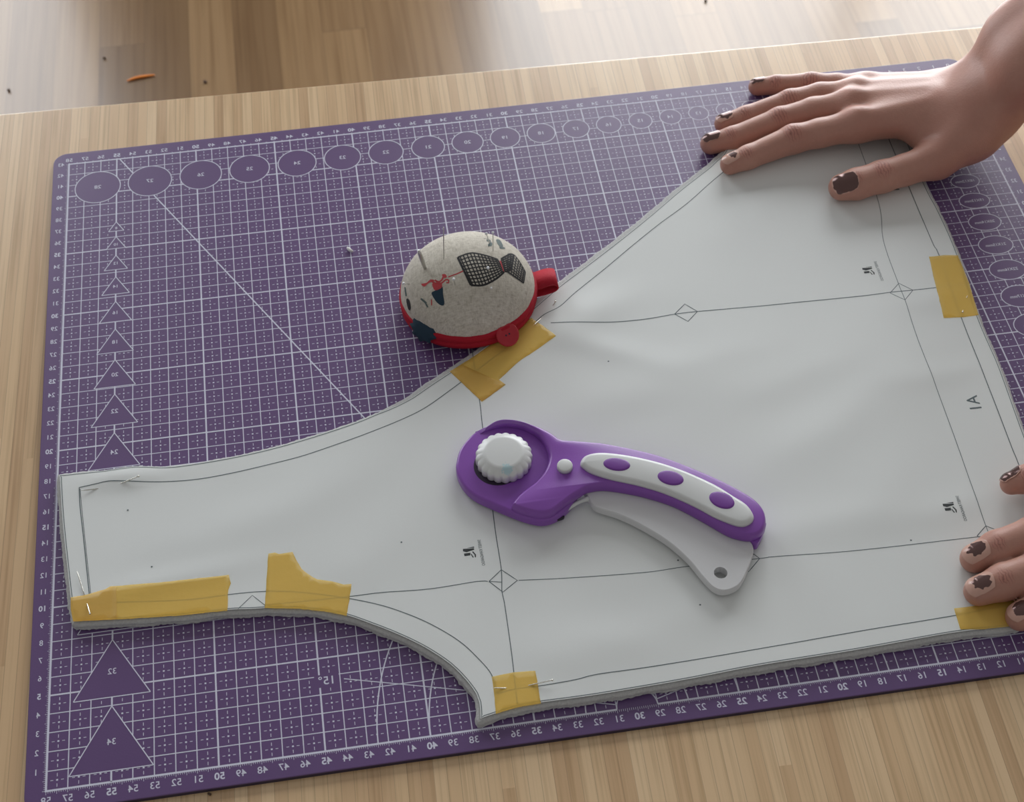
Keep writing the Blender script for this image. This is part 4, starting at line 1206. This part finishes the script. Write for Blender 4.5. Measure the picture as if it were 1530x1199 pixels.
# second hand, mostly outside the frame
th2 = [J(1511, 723, 1.40, .60), J(1535, 716, 1.55, .74), J(1580, 706, 1.9, .85), J(1640, 700, 2.3, 1.1)]
in2 = [J(1456, 835, 1.15, .74), J(1490, 820, 1.35, .90), J(1548, 800, 1.8, 1.0), J(1600, 788, 2.3, .95), J(1680, 772, 2.9, 1.1)]
mi2 = [J(1462, 884, 1.15, .74), J(1500, 870, 1.35, .92), J(1560, 850, 1.8, 1.0), J(1620, 832, 2.4, .98), J(1700, 812, 2.9, 1.1)]
ri2 = [J(1524, 922, .95, .72), J(1560, 905, 1.2, .86), J(1612, 888, 1.7, .92), J(1665, 868, 2.2, .9), J(1735, 845, 2.6, 1.0)]
pk2 = [J(1605, 950, .8, .58), J(1640, 935, 1.0, .68), J(1680, 918, 1.3, .72), J(1720, 900, 1.7, .74), J(1765, 880, 2.2, .9)]
c2 = [W(1830, 740, 3.8), W(1845, 755, 3.8), W(1860, 772, 3.6), W(1872, 790, 3.3)]
palm2 = [(a[-1][0], c, a[-1][1], r) for a, c, r in zip((in2, mi2, ri2, pk2), c2, (1.35, 1.35, 1.25, 1.15))]
palm2 += [(th2[-1][0], W(1790, 715, 3.2), 1.15, 1.7), (W(1790, 715, 3.2), W(1880, 735, 4.3), 1.7, 1.9)]
for k in (-1, 1):
    s0 = np.array(W(1880 + 3 * k, 750 + 22 * k, 4.0)); s1 = s0 + (26, 7, 9)
    palm2.append((tuple(s0), tuple(s1), 2.0, 3.1))
dn2 = [(tuple(np.array(a[2][0]) + (0, 0, a[2][1])), 0, .07, .32) for a in (in2, mi2, ri2, pk2)]
h2, fld2 = hand([th2, in2, mi2, ri2, pk2], palm2, dn2, 3.8, 'hand', per, PRB, h=.12)
h2['label'] = 'fingers holding the lower right edge of the paper at the frame edge'
nail(fld2, th2[0][0], th2[1][0], (-.25, .75, .75), 1.05, 1.35, .18, full, h2, PRB, 6, r=0.66)
nail(fld2, in2[0][0], in2[1][0], (-.30, .05, 1), 1.15, 1.25, .10, lambda s, t: .45 - (s - .1) ** 2 * .9 - (t + .1) ** 2 * .9, h2, PRB, 7, r=0.78)
nail(fld2, mi2[0][0], mi2[1][0], (-.30, .10, 1), 1.2, 1.25, .10, lambda s, t: .42 - (s + .05) ** 2 * .9 - (t + .15) ** 2 * .9, h2, PRB, 8, r=0.8)
nail(fld2, ri2[0][0], ri2[1][0], (-.30, .15, 1), 1.15, 1.2, .08, lambda s, t: .50 - s ** 2 * .9 - (t + .1) ** 2 * .9, h2, PRB, 9, r=0.76)

# ------------------------------------------------------------------ small bits
def bit(name, pts, r, z, material, label, cat):
    P = catmull([(*W2(p, z), z) for p in pts], .15, False) if len(pts) > 2 else [(*W2(p, z), z) for p in pts]
    n_ = len(P); rr = [r * (.35 + .65 * math.sin(math.pi * (i + .5) / n_)) for i in range(n_)]
    v, f = tube([tuple(p) for p in P], rr, 8)
    o = mesh_obj(name, v, f, [material], base=tuple(P[0])); return tag(o, label, cat)
bit('scrap', [(190, 121), (205, 116), (231, 112)], .20, FZ + .2, M_orange, 'thin curved orange scrap lying on the parquet floor', 'scrap')
bit('lint', [(519, 370), (523, 374), (527, 376)], .11, .12, M_lint, 'small white lint tuft on the purple mat left of the pincushion', 'lint')
bit('crumb', [(311, 1186), (315, 1188)], .07, -.24, M_crumb, 'dark crumb on the table below the mat', 'crumb')
bit('crumb', [(305, 121), (308, 123)], .25, FZ + .2, M_crumb, 'dark crumb on the floor by the table edge', 'crumb')
bit('crumb', [(155, 86), (157, 87)], .22, FZ + .2, M_crumb, 'dark speck on the floor left of the orange scrap', 'crumb')
bit('crumb', [(12, 134), (14, 135)], .25, FZ + .2, M_crumb, 'dark speck on the floor in the upper left corner', 'crumb')
bit('crumb', [(1053, 0), (1056, 2)], .2, FZ + .2, M_crumb, 'tiny speck on the bright floor above the table', 'crumb')
